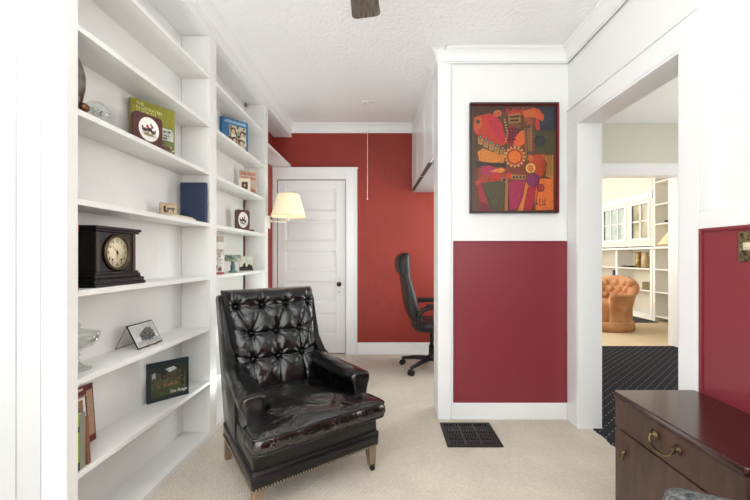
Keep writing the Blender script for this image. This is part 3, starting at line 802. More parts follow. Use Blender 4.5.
# local +x = facing direction
bm = nb(); secs=[]
prof = [(-.115,.435,.03,.18),(-.15,.48,.055,.21),(-.19,.56,.06,.235),(-.215,.66,.06,.245),(-.24,.78,.055,.235),(-.265,.90,.045,.215),(-.275,.945,.045,.19),(-.29,.985,.062,.2),(-.30,1.06,.07,.205),(-.295,1.12,.062,.2),(-.28,1.158,.04,.17),(-.272,1.168,.015,.13)]
for (x,z,t,w_) in prof:
    sec=[]
    for q in range(20):
        a=2*PI*q/20; c,s=math.cos(a),math.sin(a)
        sec.append((x+t*abs(c)**.7*(1 if c>0 else -1), w_*abs(s)**.5*(1 if s>0 else -1), z))
    secs.append(sec)
loft(bm, secs); obj('backrest', bm, M_OL, oc, smooth=True)
bm = nb(); secs=[]
for (z,s) in ((.40,.85),(.41,.95),(.44,1),(.475,1),(.495,.95),(.505,.8)):
    sec=[]
    for q in range(24):
        a=2*PI*q/24; c,s_=math.cos(a),math.sin(a); sec.append((.05+.25*s*abs(c)**.55*(1 if c>0 else -1), .25*s*abs(s_)**.55*(1 if s_>0 else -1), z))
    secs.append(sec)
loft(bm, secs); obj('seat', bm, M_OL, oc, smooth=True)
for sy in (-1,1):
    bm = nb(); P_=[(-.13,sy*.255,.43),(-.17,sy*.275,.52),(-.16,sy*.285,.60),(-.10,sy*.285,.645),(0,sy*.285,.655),(.12,sy*.285,.65),(.17,sy*.285,.62),(.16,sy*.28,.54),(.10,sy*.26,.42)]
    tube(bm, catmull(P_,6), .02, 8); obj('armrest', bm, M_BLACKPL, oc, smooth=True)
    bm = nb(); box(bm,-.1,.14,sy*.285-.028,sy*.285+.028,.66,.685); obj('arm_pad', bm, M_BLACKPL, oc, bevel=.01, seg=3)
bm = nb(); lathe(bm,[(0,.1),(.045,.1),(.045,.13),(.03,.14),(.028,.24),(.018,.24),(.018,.37),(.06,.38),(.06,.4),(0,.4)],cap=False); obj('gas_lift', bm, M_BLACKPL, oc, smooth=False)
cangs = [math.radians(a) for a in (150,222,294,6,78)]
for a in cangs:
    ux,uy = math.cos(a),math.sin(a); bm = nb()
    tube(bm,[(ux*.02,uy*.02,.105),(ux*.18,uy*.18,.095),(ux*.32,uy*.32,.072)],[.026,.022,.015],8)
    sp_ = obj('base_spoke', bm, M_BLACKPL, oc, smooth=True)
    bm = nb()
    for s in (-1,1):
        c = (ux*.32-uy*s*.015, uy*.32+ux*s*.015, .029)
        n_=16; nxv=Vector((-uy,ux,0)); secs=[]
        for h,r in ((-.010,.02),(-.008,.028),(.008,.028),(.010,.02)):
            sec=[]
            for q in range(n_):
                t=2*PI*q/n_; sec.append(Vector(c)+nxv*h+Vector((ux,uy,0))*r*math.cos(t)+Vector((0,0,1))*r*math.sin(t))
            secs.append(sec)
        loft(bm, secs)
    tube(bm,[(ux*.32,uy*.32,.04),(ux*.32,uy*.32,.075)],.008)
    obj('caster', bm, M_BLACKPL, sp_)

# ================================================================== DRESSER
M_MAH = mat('dark_mahogany',(80,56,44),.35,rgb2=(60,41,33),vscale=5,stretch=(2,6,1.5),coat=.25,spec=.4)
M_MAHT = mat('mahogany_top',(62,30,27),.2,rgb2=(44,20,19),vscale=6,stretch=(6,1.2,1),coat=.25)
ds = thing('side_cabinet', 'low dark mahogany cabinet with brass pulls against the crimson wall', 'cabinet', (1.08,1.2365,0))
HX0,HX1,HY = -.156,.165,.279
bm = nb()
box(bm,HX0+.012,HX1,-HY,HY,.06,.565); obj('carcass', bm, M_MAH, ds, bevel=.003)
bm = nb(); pts = round_poly([(HX0-.006,-HY-.003),(HX1+.003,-HY-.003),(HX1+.003,HY+.003),(HX0-.006,HY+.003)],.012)
secs=[]
for z,e in ((.565,.006),(.570,.0),(.576,-.002),(.586,0),(.590,.004)):
    secs.append([(x*(1-e*3),y*(1-e*2),z) for x,y in pts])
loft(bm, secs); tp = obj('top', bm, M_MAHT, ds)
for f in tp.data.polygons: f.use_smooth=False
bm = nb(); box(bm,HX0,HX0+.012,-HY+.003,HY-.003,.452,.562); dw = obj('drawer', bm, M_MAH, ds, bevel=.003)
hxx = HX0-.001; hz=.507
bm = nb()
for y in (-.052,.052): lathe(bm,[(0,0),(.016,0),(.0165,-.003),(.012,-.005),(.006,-.008),(.006,-.014),(.009,-.018),(0,-.02)],(hxx,y,hz+.012),n=20,axis='x',cap=False)
pp=[(hxx-.016,-.052,hz+.012),(hxx-.02,-.05,hz-.003),(hxx-.022,-.038,hz-.014),(hxx-.022,-.015,hz-.022),(hxx-.022,.015,hz-.022),(hxx-.022,.038,hz-.014),(hxx-.02,.05,hz-.003),(hxx-.016,.052,hz+.012)]
tube(bm, catmull(pp,5), .0042, 8)
obj('bail_handle', bm, M_BRASS, dw, smooth=True)
bm = nb(); box(bm,HX0,HX0+.012,-HY+.003,HY-.003,.075,.446); ddr = obj('door', bm, M_MAH, ds, bevel=.003)
bm = nb()
yk=.218; zk=.37
lathe(bm,[(0,0),(.011,0),(.011,-.003),(.005,-.006),(.005,-.012),(0,-.013)],(hxx,yk,zk),n=16,axis='x',cap=False)
tube(bm,[(hxx-.011,yk+.011*math.sin(t)*(.7),zk-.014+.016*math.cos(t)) for t in [2*PI*i/18 for i in range(19)]],.0022,6)
obj('ring_pull', bm, M_BRASS, ddr, smooth=True)
for sx_ in (HX0+.014,HX1-.034):
    for sy_ in (-HY+.002,HY-.034):
        bm = nb(); box(bm,sx_,sx_+.032,sy_,sy_+.032,0,.06); obj('foot', bm, M_MAH, ds, bevel=.002)
# cream trinket
tk = thing('trinket_dish', 'tiny cream round dish with dark centre at the near edge of the cabinet top', 'dish', (1.045,1.040,.5905))
bm = nb(); lathe(bm,[(0,0),(.009,0),(.013,.004),(.014,.010),(.012,.010),(.010,.006),(0,.004)],cap=False); obj('rim', bm, mat('cream_ceramic',(222,205,176),.35), tk, smooth=True)
bm = nb(); lathe(bm,[(0,.0042),(.006,.005),(.004,.009),(0,.010)],cap=False); obj('centre', bm, M_BLACKPL, tk, smooth=True)

# ================================================================== TWEED STOOL
M_TWEED = mat('grey_green_tweed',(126,128,124),.9,rgb2=(58,64,66),vscale=90,bump=.8,bscale=160)
an = math.atan2(-.46,.89)
st = thing('upholstered_stool', 'grey tweed upholstered stool corner in front of the cabinet', 'stool', (0,0,0), an)
c0 = Vector((.728,.998)); e1 = Vector((math.cos(an),math.sin(an))); e2 = Vector((-e1.y,e1.x))
cc = c0 + e1*.2 - e2*.2
st.location = (cc.x, cc.y, 0)
bm = nb(); secs=[]
for z,e in ((.40,.01),(.405,.0),(.44,-.004),(.49,-.003),(.523,.003),(.534,.012),(.538,.03)):
    secs.append([(x,y,z+.004*mn.noise(Vector((x*20,y*20,z)))) for x,y in round_poly([(-.2+e,-.2+e),(.2-e,-.2+e),(.2-e,.2-e),(-.2+e,.2-e)],.05,6)])
loft(bm, secs); obj('cushion', bm, M_TWEED, st, smooth=True)
bm = nb(); box(bm,-.185,.185,-.185,.185,.34,.40); obj('rail', bm, M_MAH, st, bevel=.004)
for sx_ in (-1,1):
    for sy_ in (-1,1):
        bm = nb(); loft(bm,[[(sx_*.165+a*.02,sy_*.165+b*.02,.34) for a,b in ((-1,-1),(1,-1),(1,1),(-1,1))],[(sx_*.175+a*.013,sy_*.175+b*.013,0) for a,b in ((-1,-1),(1,-1),(1,1),(-1,1))]])
        for f in bm.faces: f.smooth=False
        obj('leg', bm, M_MAH, st)

# ================================================================== SWITCH PLATE
sw = thing('light_switch', 'light switch with ornate bronze mosaic plate on the crimson wall', 'light switch', (XR+.005,1.297,1.165))
bm = nb(); box(bm,-.006,0,-.04,.04,-.053,.053); obj('plate', bm, mat('mosaic_bronze',(150,132,92),.4,.5,rgb2=(44,38,32),vscale=110,bump=.6,bscale=120), sw, bevel=.002)
bm = nb(); box(bm,-.009,-.006,-.018,.018,-.012,.012); box(bm,-.02,-.006,-.006,.006,-.002,.014); obj('toggle', bm, mat('ivory_plastic',(208,200,176),.4), sw, bevel=.001)


# ================================================================== SHELF OBJECTS
def top_z(i): return SZ[i]+.0118
def book(label, loc, rz, w, h, d, cover, cat='book', tilt=0, spine='l', group=None, art_=None, name='book', pages=True):
    """cover faces local -Y; width w along x (centred), height h, thickness d into +Y"""
    t = thing(name, label, cat, loc, rot=(tilt,0,rz), group=group)
    M = cover if not isinstance(cover, tuple) else mat('cover_%d_%d_%d'%cover, cover, .45)
    bm = nb(); c=.0025
    box(bm,-w/2,w/2,0,c,0,h); box(bm,-w/2,w/2,d-c,d,0,h)
    if spine=='l': box(bm,-w/2,-w/2+c,c,d-c,0,h)
    elif spine=='r': box(bm,w/2-c,w/2,c,d-c,0,h)
    obj('cover', bm, M, t, bevel=.0006)
    if pages:
        bm = nb(); a = c if spine=='l' else .004; b = c if spine=='r' else .004
        box(bm,-w/2+a,w/2-b,c,d-c,.004,h-.004); obj('pages', bm, M_PAGES, t)
    if art_: art('cover_picture', art_[0], art_[1], w-art_[2]*2, h-art_[2]*2, t, (0,-.0002,art_[2]))
    return t
def place(Xl,Yl,Xr,Yr):   # left & right front corners -> centre, angle, width
    return ((Xl+Xr)/2,(Yl+Yr)/2), math.atan2(Yr-Yl,Xr-Xl), math.hypot(Xr-Xl,Yr-Yl)

# ---- near unit, shelf 2 (index 1 at 1.952 above, items stand on index 2, top 1.66)
z2 = top_z(2)
# mantel clock
zc_ = top_z(4)
M_CLK = mat('black_enamel_wood',(17,15,14),.38)
ck = thing('mantel_clock', 'black wooden mantel clock with cream dial on the near bookcase', 'clock', (-1.145,1.592,zc_), PI/2)
# local: x along world +Y ... front is local -y => world +x
def stepbox(bm, hw, y0, y1, z0, z1): box(bm,-hw,hw,y0,y1,z0,z1)
bm = nb()
for hw,fr,z0,z1 in ((.152,.028,0,.012),(.146,.024,.012,.03),(.138,.018,.030,.034),(.134,.015,.034,.048),(.128,.010,.048,.058)):
    stepbox(bm,hw,-fr,.115,z0,z1)
obj('plinth', bm, M_CLK, ck, bevel=.002)
bm = nb(); box(bm,-.115,.115,0,.11,.058,.222); obj('case', bm, M_CLK, ck, bevel=.002)
bm = nb(); box(bm,-.115,-.099,-.006,.0,.058,.222); obj('pilaster', bm, mat('clock_dark_brown',(60,46,38),.4), ck, bevel=.002)
bm = nb(); box(bm,.099,.115,-.006,0,.058,.222); obj('pilaster', bm, MATS['clock_dark_brown'], ck, bevel=.002)
bm = nb(); box(bm,-.128,.128,-.014,.112,.222,.232); box(bm,-.135,.135,-.02,.114,.232,.244); obj('cap', bm, M_CLK, ck, bevel=.003)
zd=.138
bm = nb(); lathe(bm,[(.064,.001),(.074,-.001),(.078,-.006),(.074,-.012),(.068,-.012),(.064,-.006)],(0,0,zd),n=48,axis='y',cap=False); obj('bezel', bm, mat('bezel_bronze',(88,72,52),.35,.8), ck, smooth=True)
bm = nb(); lathe(bm,[(0,-.003),(.066,-.003),(.066,0),(0,0)],(0,0,zd),n=40,axis='y',cap=False)
dl = obj('dial', bm, mat('cream_dial',(222,208,176),.5), ck)
M_INK = mat('black_ink',(24,20,18),.6)
for hnum in range(1,13):
    a = PI/2-hnum*PI/6
    text_mesh('numeral', str(hnum), .019, M_INK, dl, (.050*math.cos(a),-.0036,zd+.050*math.sin(a)-.0065), (PI/2,0,0), 'CENTER')
bm = nb()
def hand(ang,L_,w_,yy):
    c,s = math.cos(ang),math.sin(ang)
    V=[bm.verts.new((c*a-s*b, yy, zd+s*a+c*b)) for a,b in ((-.01,-w_),(L_,-.0006),(L_,.0006),(-.01,w_))]; bm.faces.new(V)
hand(math.radians(-92),.03,.0028,-.0052); hand(math.radians(137),.045,.0022,-.0058); lathe(bm,[(0,-.007),(.004,-.006),(.004,-.003)],(0,0,zd),n=10,axis='y',cap=False)
obj('hands', bm, M_INK, dl)
for x in (-.026,.026):
    bm = nb(); lathe(bm,[(0,-.0045),(.0045,-.0042),(.0045,-.003)],(x,0,zd-.03),n=10,axis='y',cap=False)
    obj('winding_hole', bm, M_INK, dl)

# dark books left of the clock
b = book('dark book with red foot standing left of the mantel clock',(-1.112,1.358,zc_),PI/2-PI/2,.02,.215,.13,(40,34,34),spine='')
b.rotation_euler=(0,0,0); b.location=(-1.17,1.347,zc_)
for ch in list(b.children): bpy.data.objects.remove(ch)
bm = nb(); box(bm,-.06,.045,0,.026,0,.235); obj('cover', bm, mat('dark_cloth',(44,40,40),.6), b, bevel=.002)
for q in ((0,.012),(.21,.235)):
    bm = nb(); box(bm,.0452,.046,.001,.025,q[0],q[1]); obj('spine_band', bm, mat('red_band',(150,40,40),.5), b)

# glass oval paperweight on stand
pwt = thing('paperweight', 'oval glass paperweight on a dark wooden stand on the near bookcase', 'paperweight', (-1.185,1.54,z2), math.radians(50))
bm = nb(); box(bm,-.035,.035,-.022,.022,0,.014); box(bm,-.022,.022,-.014,.014,.014,.026); obj('stand', bm, mat('dark_cherry',(70,30,24),.35), pwt, bevel=.003)
bm = nb(); ball(bm,(0,0,.066),.044,1.05,.45,.9,28,18); obj('glass', bm, M_GLASS, pwt, smooth=True)
random.seed(5)
sh_=[('e',50,50,42,40,(190,192,186))]
for i in range(40):
    a=random.uniform(0,2*PI); r=random.uniform(5,34); sh_.append(('e',50+r*math.cos(a),54+r*math.sin(a)*.8,random.uniform(2,6),random.uniform(2,5),random.choice([(60,62,54),(110,112,96),(220,220,212),(90,76,60),(140,150,140)])))
art('inlay', sh_, (0,0,100,100), .07,.06, pwt, (0,-.002,.036))

# tall pewter vase
vz = thing('pewter_vase', 'tall dark bronze-and-pewter vase at the bookcase edge above the clock', 'vase', (-1.195,1.405,z2))
M_PEW = mat('pewter_patina',(146,142,138),.3,.7,rgb2=(84,64,46),vscale=22)
bm = nb(); lathe(bm,[(0,0),(.045,0),(.05,.01),(.042,.03),(.046,.06),(.055,.11),(.056,.15),(.048,.19),(.034,.225),(.026,.245),(.03,.262),(.026,.262),(.02,.245),(0,.24)],n=32,cap=False); obj('body', bm, M_PEW, vz, smooth=True)
bm = nb(); ball(bm,(.045,.02,.035),.02,1,1,.9); obj('boss', bm, mat('copper_patina',(120,84,60),.3,.9), vz, smooth=True)

# green book
(c,a,w_) = place(-1.243,1.83,-1.139,2.022)
RND=random.Random(11)
cov=[('r',0,0,100,118,(138,134,34)),('r',38,46,100,118,(118,120,44)),('r',40,50,97,80,(196,200,190)),('r',40,80,97,112,(112,116,60))]
for i in range(50): cov.append(('e',RND.uniform(42,95),RND.uniform(52,110),RND.uniform(1,4),RND.uniform(1,3),RND.choice([(70,66,50),(90,100,60),(160,164,130),(80,60,44),(214,214,204)])))
gb = book('olive green illustrated book standing behind the oval plaque', (c[0],c[1],z2), a, w_, .25, .022, (134,130,36), art_=(cov,(0,0,100,118),.001))
text_mesh('title','THE\nILLUSTRATED\nGUIDE TO\nTHE HORSES', .021, mat('title_yellow',(226,222,150),.6), gb, (-.092,-.0075,.222), (PI/2,0,0))
def plaque(label, Xl,Yl,Xr,Yr,z,h, foot=.012):
    (c,a,w_) = place(Xl,Yl,Xr,Yr)
    t = thing('wooden_plaque', label, 'plaque', (c[0],c[1],z), a)
    MR = mat('maroon_wood',(78,34,30),.3,coat=.3)
    bm = nb(); prism(bm, round_poly([(-w_/2,.012),(w_/2,.012),(w_/2,h),(-w_/2,h)],.022), 'y', 0, .028); obj('board', bm, MR, t, bevel=.003)
    bm = nb(); prism(bm, round_poly([(-w_/2-.002,-.022),(w_/2+.028,-.022),(w_/2+.028,.034),(-w_/2-.002,.034)],.008), 'z', 0, .014); obj('foot', bm, MR, t, bevel=.003)
    S_=[('e',50,50,49,49,(120,90,60)),('e',50,50,47,47,(238,234,226))]
    r_=random.Random(4)
    for (x,y,rx,ry,cc_) in ((30,54,13,7,(72,44,30)),(52,50,13,8,(54,40,34)),(68,58,10,7,(90,60,42)),(20,46,4,6,(72,44,30)),(42,40,6,7,(196,40,40)),(64,38,5,6,(60,70,110)),(50,72,22,5,(150,156,120)),(34,70,8,3,(120,80,60)),(78,52,3,6,(90,60,42)),(58,30,4,5,(120,90,70))):
        S_.append(('e',x,y,rx,ry,cc_))
    for (x0,y0,x1,y1) in ((24,58,18,70),(32,60,30,72),(46,56,42,70),(58,56,62,70),(66,62,62,74),(74,62,80,74),(38,58,44,66)): S_.append(('l',x0,y0,x1,y1,2.2,(60,42,32)))
    for i in range(30): S_.append(('e',r_.uniform(22,80),r_.uniform(62,84),r_.uniform(1,3),1.2,r_.choice([(110,120,80),(170,120,70),(90,80,60),(200,180,120)])))
    art('oval_picture', S_, (0,0,100,100), w_*.76, h*.80, t, (0,-.0008,h*.12))
    return t
plaque('maroon wooden plaque with white oval horse picture leaning before the green book', -1.165,1.735,-1.112,1.868,z2,.152)
# shelf C: blue book, flat books, little calendar frame
z3 = top_z(3)
bb = book('large navy blue book standing upright at the divider of the near bookcase', (-1.178,2.285,z3), 0, .152, .243, .03, (36,50,76), spine='r')
fb = [('lower beige booklet lying flat under the little picture block',(-1.19,2.10,z3),.012,(222,206,182),.13,.24),('upper brown-edged booklet lying flat beside the navy book',(-1.195,2.10,z3+.0125),.008,(150,128,92),.12,.22)]
for lab,loc,th,colr,wx,wy in fb:
    t = thing('booklet', lab, 'book', loc, group='booklets lying flat beside the navy blue book')
    bm = nb(); box(bm,-wx/2,wx/2,-wy/2,wy/2,0,.0015); box(bm,-wx/2,wx/2,-wy/2,wy/2,th-.0015,th); box(bm,-wx/2,-wx/2+.002,-wy/2,wy/2,.0015,th-.0015); obj('cover', bm, mat('bk_%d'%colr[0],colr,.6), t)
    bm = nb(); box(bm,-wx/2+.002,wx/2-.002,-wy/2+.002,wy/2-.002,.0015,th-.0015); obj('pages', bm, M_PAGES, t)
(c,a,w_) = place(-1.225,2.035,-1.165,2.10)
cf = thing('picture_block', 'small tan picture block with a dark silhouette standing on flat booklets', 'picture', (c[0],c[1],z3+.0205), a)
bm = nb(); prism(bm,[(0,0),(.022,0),(.018,.066),(.008,.066)],'x',-w_/2,w_/2); obj('block', bm, mat('tan_wood',(170,146,116),.6), cf, bevel=.0015)
o_=art('silhouette',[('r',0,0,100,70,(190,170,140)),('p',[(12,10),(30,8),(30,40),(40,60),(14,62)],(60,48,40)),('p',[(36,22),(90,24),(92,34),(80,34),(82,60),(74,60),(70,38),(48,38),(44,60),(38,60)],(96,78,62))],(0,0,100,70),w_*.85,.048,cf,(0,.0006,.008),rot=(math.radians(-7),0,0))
# shelf E: photo on easel, glass compote
z5 = top_z(5)
(c,a,w_) = place(-1.157,1.753,-1.156,1.939)
pe = thing('photo_easel', 'small black and white group photo leaning on a wire easel', 'photo', (c[0],c[1],z5), a)
tl = math.radians(-27)
hh=.124
ph_=[('r',0,0,100,68,(30,28,28)),('r',2,3,98,65,(214,214,212)),('r',5,6,95,38,(196,196,194)),('p',[(28,30),(60,16),(80,18),(84,48),(30,52)],(110,110,108)),('r',5,50,95,63,(176,176,174))]
for i in range(60): ph_.append(('e',RND.uniform(24,84),RND.uniform(28,52),RND.uniform(1,2.4),RND.uniform(1.5,3.2),RND.choice([(40,40,40),(80,80,80),(150,150,150),(60,60,60)])))
bm = nb(); box(bm,-w_/2,w_/2,0,.004,0,hh); fo=obj('mount', bm, M_BLACKPL, pe, rot=(tl,0,0), loc=(0,-.0,.003))
art('photo_print', ph_, (0,0,100,68), w_-.002, hh-.002, fo, (0,-.0003,.001))
M_GOLDW = mat('brass_wire',(160,138,96),.35,.9)
bm = nb(); ty = math.sin(-tl)*hh; tz=math.cos(tl)*hh
for x in (-w_*.46,w_*.46): tube(bm,[(x,ty+.006,tz-.004),(x,ty+.058,.003)],.0018,6)
tube(bm,[(-w_*.46,ty+.058,.003),(w_*.46,ty+.058,.003)],.0018,6)
for x in (-.03,.03): tube(bm,[(x,.008,.002),(x,-.008,.002),(x,-.008,.02)],.0016,6)
tube(bm,[(-.03,-.008,.01),(.03,-.008,.01)],.0016,6)
obj('wire_stand', bm, M_GOLDW, pe)
gc = thing('glass_compote', 'clear glass lidded compote at the left edge of the near bookcase', 'glass dish', (-1.2,1.452,z5))
bm = nb(); lathe(bm,[(0,0),(.048,0),(.05,.004),(.03,.012),(.012,.025),(.009,.05),(.014,.058),(.009,.066),(.02,.078),(.055,.092),(.072,.115),(.076,.138),(.073,.138),(.068,.116),(.05,.096),(.018,.083),(0,.082)],n=36,cap=False); obj('bowl', bm, M_GLASS, gc, smooth=True)
bm = nb(); lathe(bm,[(.076,.139),(.078,.142),(.05,.15),(.015,.158),(.01,.163),(.016,.172),(.013,.18),(0,.184)],n=36,cap=False); obj('lid', bm, M_GLASS, gc, smooth=True)
# shelf F: books + framed landscape book
z6 = top_z(6)
(c,a,w_) = place(-1.252,1.965,-1.118,2.125)
lp_=[('r',0,0,100,100,(18,32,38)),('r',9,12,92,90,(74,66,54)),('r',9,52,92,90,(96,104,50)),('r',9,66,92,90,(66,74,44)),('p',[(9,12),(92,12),(92,34),(70,24),(40,36),(20,26),(9,40)],(34,40,32)),('p',[(42,20),(62,16),(70,24),(52,30)],(186,190,186)),('p',[(10,28),(18,24),(20,40),(11,46)],(170,170,160)),('r',32,16,36,66,(30,26,20)),('r',80,14,87,68,(34,26,20)),('r',70,20,73,60,(40,32,26))]
for i in range(70): lp_.append(('e',RND.uniform(11,90),RND.uniform(40,62),RND.uniform(1.5,5),RND.uniform(1,3),RND.choice([(96,74,66),(60,54,40),(80,86,44),(110,96,80),(50,48,34)])))
for x in (24,40,50,58,66): lp_ += [('e',x,60,4,2.4,(150,100,74)),('l',x-2,61,x-3,66,1,(130,90,66)),('l',x+2,61,x+2,66,1,(130,90,66))]
for i in range(50): lp_.append(('e',RND.uniform(11,90),RND.uniform(66,88),RND.uniform(2,6),RND.uniform(.7,1.6),RND.choice([(84,96,46),(60,66,40),(104,110,56),(52,56,38)])))
lb = book('dark teal book with a wooded meadow cover on the lower shelf', (c[0],c[1],z6), a, w_, .208, .016, (18,34,42), art_=(lp_,(0,0,100,100),.0))
text_mesh('title','The Range', .021, mat('title_white',(235,235,235),.6), lb, (-.005,-.0215,.037), (PI/2,math.radians(0),0), shear=.4)
# leaning brown/maroon magazine with portrait
mg = thing('magazine', 'brown and maroon magazine leaning on the bookcase back behind small books', 'magazine', (-1.236,1.505,z6), PI/2, rot=(math.radians(-4),0,PI/2))
ms=[('r',0,0,100,120,(110,30,34)),('r',4,18,96,105,(160,130,104)),('r',0,0,100,10,(120,32,36)),('p',[(10,22),(76,22),(80,104),(10,104)],(236,230,220)),('r',14,26,70,100,(158,120,92)),('e',40,50,20,26,(120,76,54)),('r',80,12,97,106,(172,142,112)),('r',76,22,80,104,(90,20,30)),('r',4,3,20,8,(230,200,180)),('r',30,3,46,8,(230,200,180)),('r',56,3,72,8,(230,200,180)),('r',84,3,94,8,(60,16,20))]
bm = nb(); box(bm,-.095,.095,0,.006,0,.24); obj('cover', bm, mat('maroon_card',(110,30,34),.5), mg)
art('cover_picture', ms, (0,0,100,120), .19,.24, mg, (0,-.0003,0))
def spine_book(label, y0, y1, h, d, colr, lean=0):
    t = thing('book', label, 'book', (XB-.012,(y0+y1)/2,z6), rot=(lean,0,0))
    th=y1-y0; c=.002
    bm = nb(); box(bm,-d,0,-th/2,-th/2+c,0,h); box(bm,-d,0,th/2-c,th/2,0,h); box(bm,-c,0,-th/2+c,th/2-c,0,h); obj('cover', bm, mat('sp_%d_%d'%(colr[0],colr[1]),colr,.45), t, bevel=.0006)
    bm = nb(); box(bm,-d+.004,-c,-th/2+c,th/2-c,.003,h-.004); obj('pages', bm, M_PAGES, t)
    return t
g1 = spine_book('lime green and black spined book at the left of the lower shelf', 1.342,1.360,.205,.11,(150,180,40))
bm = nb(); box(bm,.0002,.0012,-.008,.0,.02,.12); box(bm,.0002,.0012,-.008,.008,.14,.16); box(bm,.0002,.0012,-.009,.009,0,.03); obj('spine_print', bm, M_INK, g1)
spine_book('grey-green spined book next to the lime green one', 1.361,1.388,.202,.11,(134,134,116))
br = spine_book('brown spined small book leaning beside the grey-green book', 1.398,1.414,.18,.11,(132,84,62), math.radians(4))

# ---- far unit
za = top_z(1)
(c,a,w_) = place(-1.256,2.87,-1.118,3.04)
blu=[('r',0,0,100,110,(58,116,162)),('r',26,22,92,112,(206,196,170)),('r',8,10,92,16,(150,190,216))]
for i in range(90): blu.append(('e',RND.uniform(28,90),RND.uniform(25,108),RND.uniform(2,5),RND.uniform(2,6),RND.choice([(120,84,60),(210,190,160),(90,110,90),(170,120,90),(230,220,200),(84,70,60)])))
for (x,y) in ((40,42),(74,48),(44,74),(72,78)): blu += [('e',x,y,9,11,(100,74,54)),('e',x,y+3,6,7,(222,190,160)),('e',x,y+17,10,7,(226,216,196))]
blub = book('blue book with four figures on its cover standing high in the far bookcase', (c[0],c[1],za), a, w_, .245, .03, (54,110,158), art_=(blu,(0,0,100,110),.001))
text_mesh('title','STORY OF COOKING', .017, mat('title_pale',(220,230,236),.6), blub, (-.085,-.0135,.214),(PI/2,0,0))
zb_ = top_z(2)
(c,a,w_) = place(-1.235,3.16,-1.112,3.23)
pk=[('r',0,0,100,120,(206,182,158)),('r',0,104,60,120,(200,150,130))]
for y in (8,32,92):
    for i in range(9): pk.append(('r',8+i*9.6,y,14+i*9.6,y+13+(i%3)*2,(196,92,78)))
book('tan cookbook with red lettering blocks standing behind the cream frame', (c[0],c[1],zb_), a, w_, .20, .025, (198,176,152), art_=(pk,(0,0,100,120),.001))
(c,a,w_) = place(-1.200,3.06,-1.118,3.09)
fr = thing('framed_picture', 'small cream picture frame with dark brown picture before the tan cookbook', 'picture frame', (c[0],c[1],zb_), a)
bm = nb(); hh=.112
for q in ((-w_/2,w_/2,0,.022),(-w_/2,w_/2,hh-.03,hh),(-w_/2,-w_/2+.02,.022,hh-.03),(w_/2-.02,w_/2,.022,hh-.03)): box(bm,q[0],q[1],0,.014,q[2],q[3])
obj('frame', bm, mat('cream_frame',(236,224,196),.5), fr, bevel=.0015)
art('picture',[('r',0,0,100,100,(92,58,42)),('e',52,50,16,24,(190,140,112)),('e',50,40,9,10,(224,190,160))],(0,0,100,100),w_-.036,hh-.05,fr,(0,.007,.021))
zc3 = top_z(3)
plaque('maroon wooden plaque with white oval horse picture alone on the far bookcase', -1.20,3.005,-1.125,3.10,zc3,.172)
zd4 = top_z(4)
# framed photos / print, cake stand
(c,a,w_) = place(-1.19,2.50,-1.115,2.585)
pb = thing('art_print', 'tall white card print with red foot beside the divider of the far bookcase', 'print', (c[0],c[1],zd4), a)
bm = nb(); box(bm,-w_/2,w_/2,0,.006,0,.265); obj('card', bm, mat('white_card',(228,224,214),.5), pb)
pr_=[('r',0,0,100,260,(226,222,212)),('r',10,4,96,42,(176,164,140)),('r',6,90,98,130,(200,190,176)),('r',0,246,100,260,(160,52,46)),('r',30,200,60,236,(112,110,110)),('r',62,214,84,240,(140,70,60)),('e',50,160,30,14,(206,204,200))]
for i in range(24): pr_.append(('e',RND.uniform(10,90),RND.uniform(92,240),RND.uniform(3,8),RND.uniform(2,6),RND.choice([(180,170,160),(150,130,120),(210,206,200),(120,120,118)])))
art('print_picture', pr_, (0,0,100,260), w_, .265, pb, (0,-.0004,0))
ks = thing('cake_stand', 'small green and white patterned ceramic pedestal dish on the far bookcase', 'pedestal dish', (-1.168,2.86,zd4))
M_CER = mat('patterned_ceramic',(196,198,176),.3,rgb2=(84,108,96),vscale=45)
bm = nb(); lathe(bm,[(0,0),(.032,0),(.034,.006),(.02,.016),(.016,.03),(.021,.04),(.016,.052),(.012,.07),(.016,.082),(0,.082)],n=24,cap=False); obj('pedestal', bm, mat('green_ceramic',(112,146,142),.3,rgb2=(74,104,98),vscale=30), ks, smooth=True)
bm = nb(); lathe(bm,[(0,.082),(.052,.084),(.058,.09),(.06,.134),(.056,.134),(.053,.094),(0,.092)],n=36,cap=False); obj('bowl', bm, M_CER, ks, smooth=True)
(c,a,w_) = place(-1.215,3.10,-1.118,3.16)
pf = thing('photo_print', 'small photo with dark silhouettes against pale sky behind the ceramic dish', 'photo', (c[0],c[1],zd4), a)
bm = nb(); box(bm,-w_/2,w_/2,0,.008,0,.125); obj('frame', bm, mat('silver_frame',(170,166,158),.4,.6), pf)
art('picture',[('r',0,0,100,100,(226,222,200)),('r',40,4,96,60,(206,214,196)),('p',[(0,96),(0,74),(20,72),(30,50),(38,40),(44,58),(46,74),(60,70),(66,54),(76,56),(96,66),(98,96)],(34,32,26)),('r',0,84,100,100,(44,40,32))],(0,0,100,100),w_-.008,.115,pf,(0,-.0004,.005))
# puck light under the far bookcase header
bm = nb(); lathe(bm,[(0,0),(.02,0),(.02,-.006),(.0,-.007)],(0,0,0),n=16,cap=False)
tag(obj('mounting_puck', bm, mat('puck_brown',(120,104,90),.5), loc=(-1.262,3.385,2.50), rot=(0,PI/2,0)), 'small brown cable clip high inside the far bookcase', 'clip')

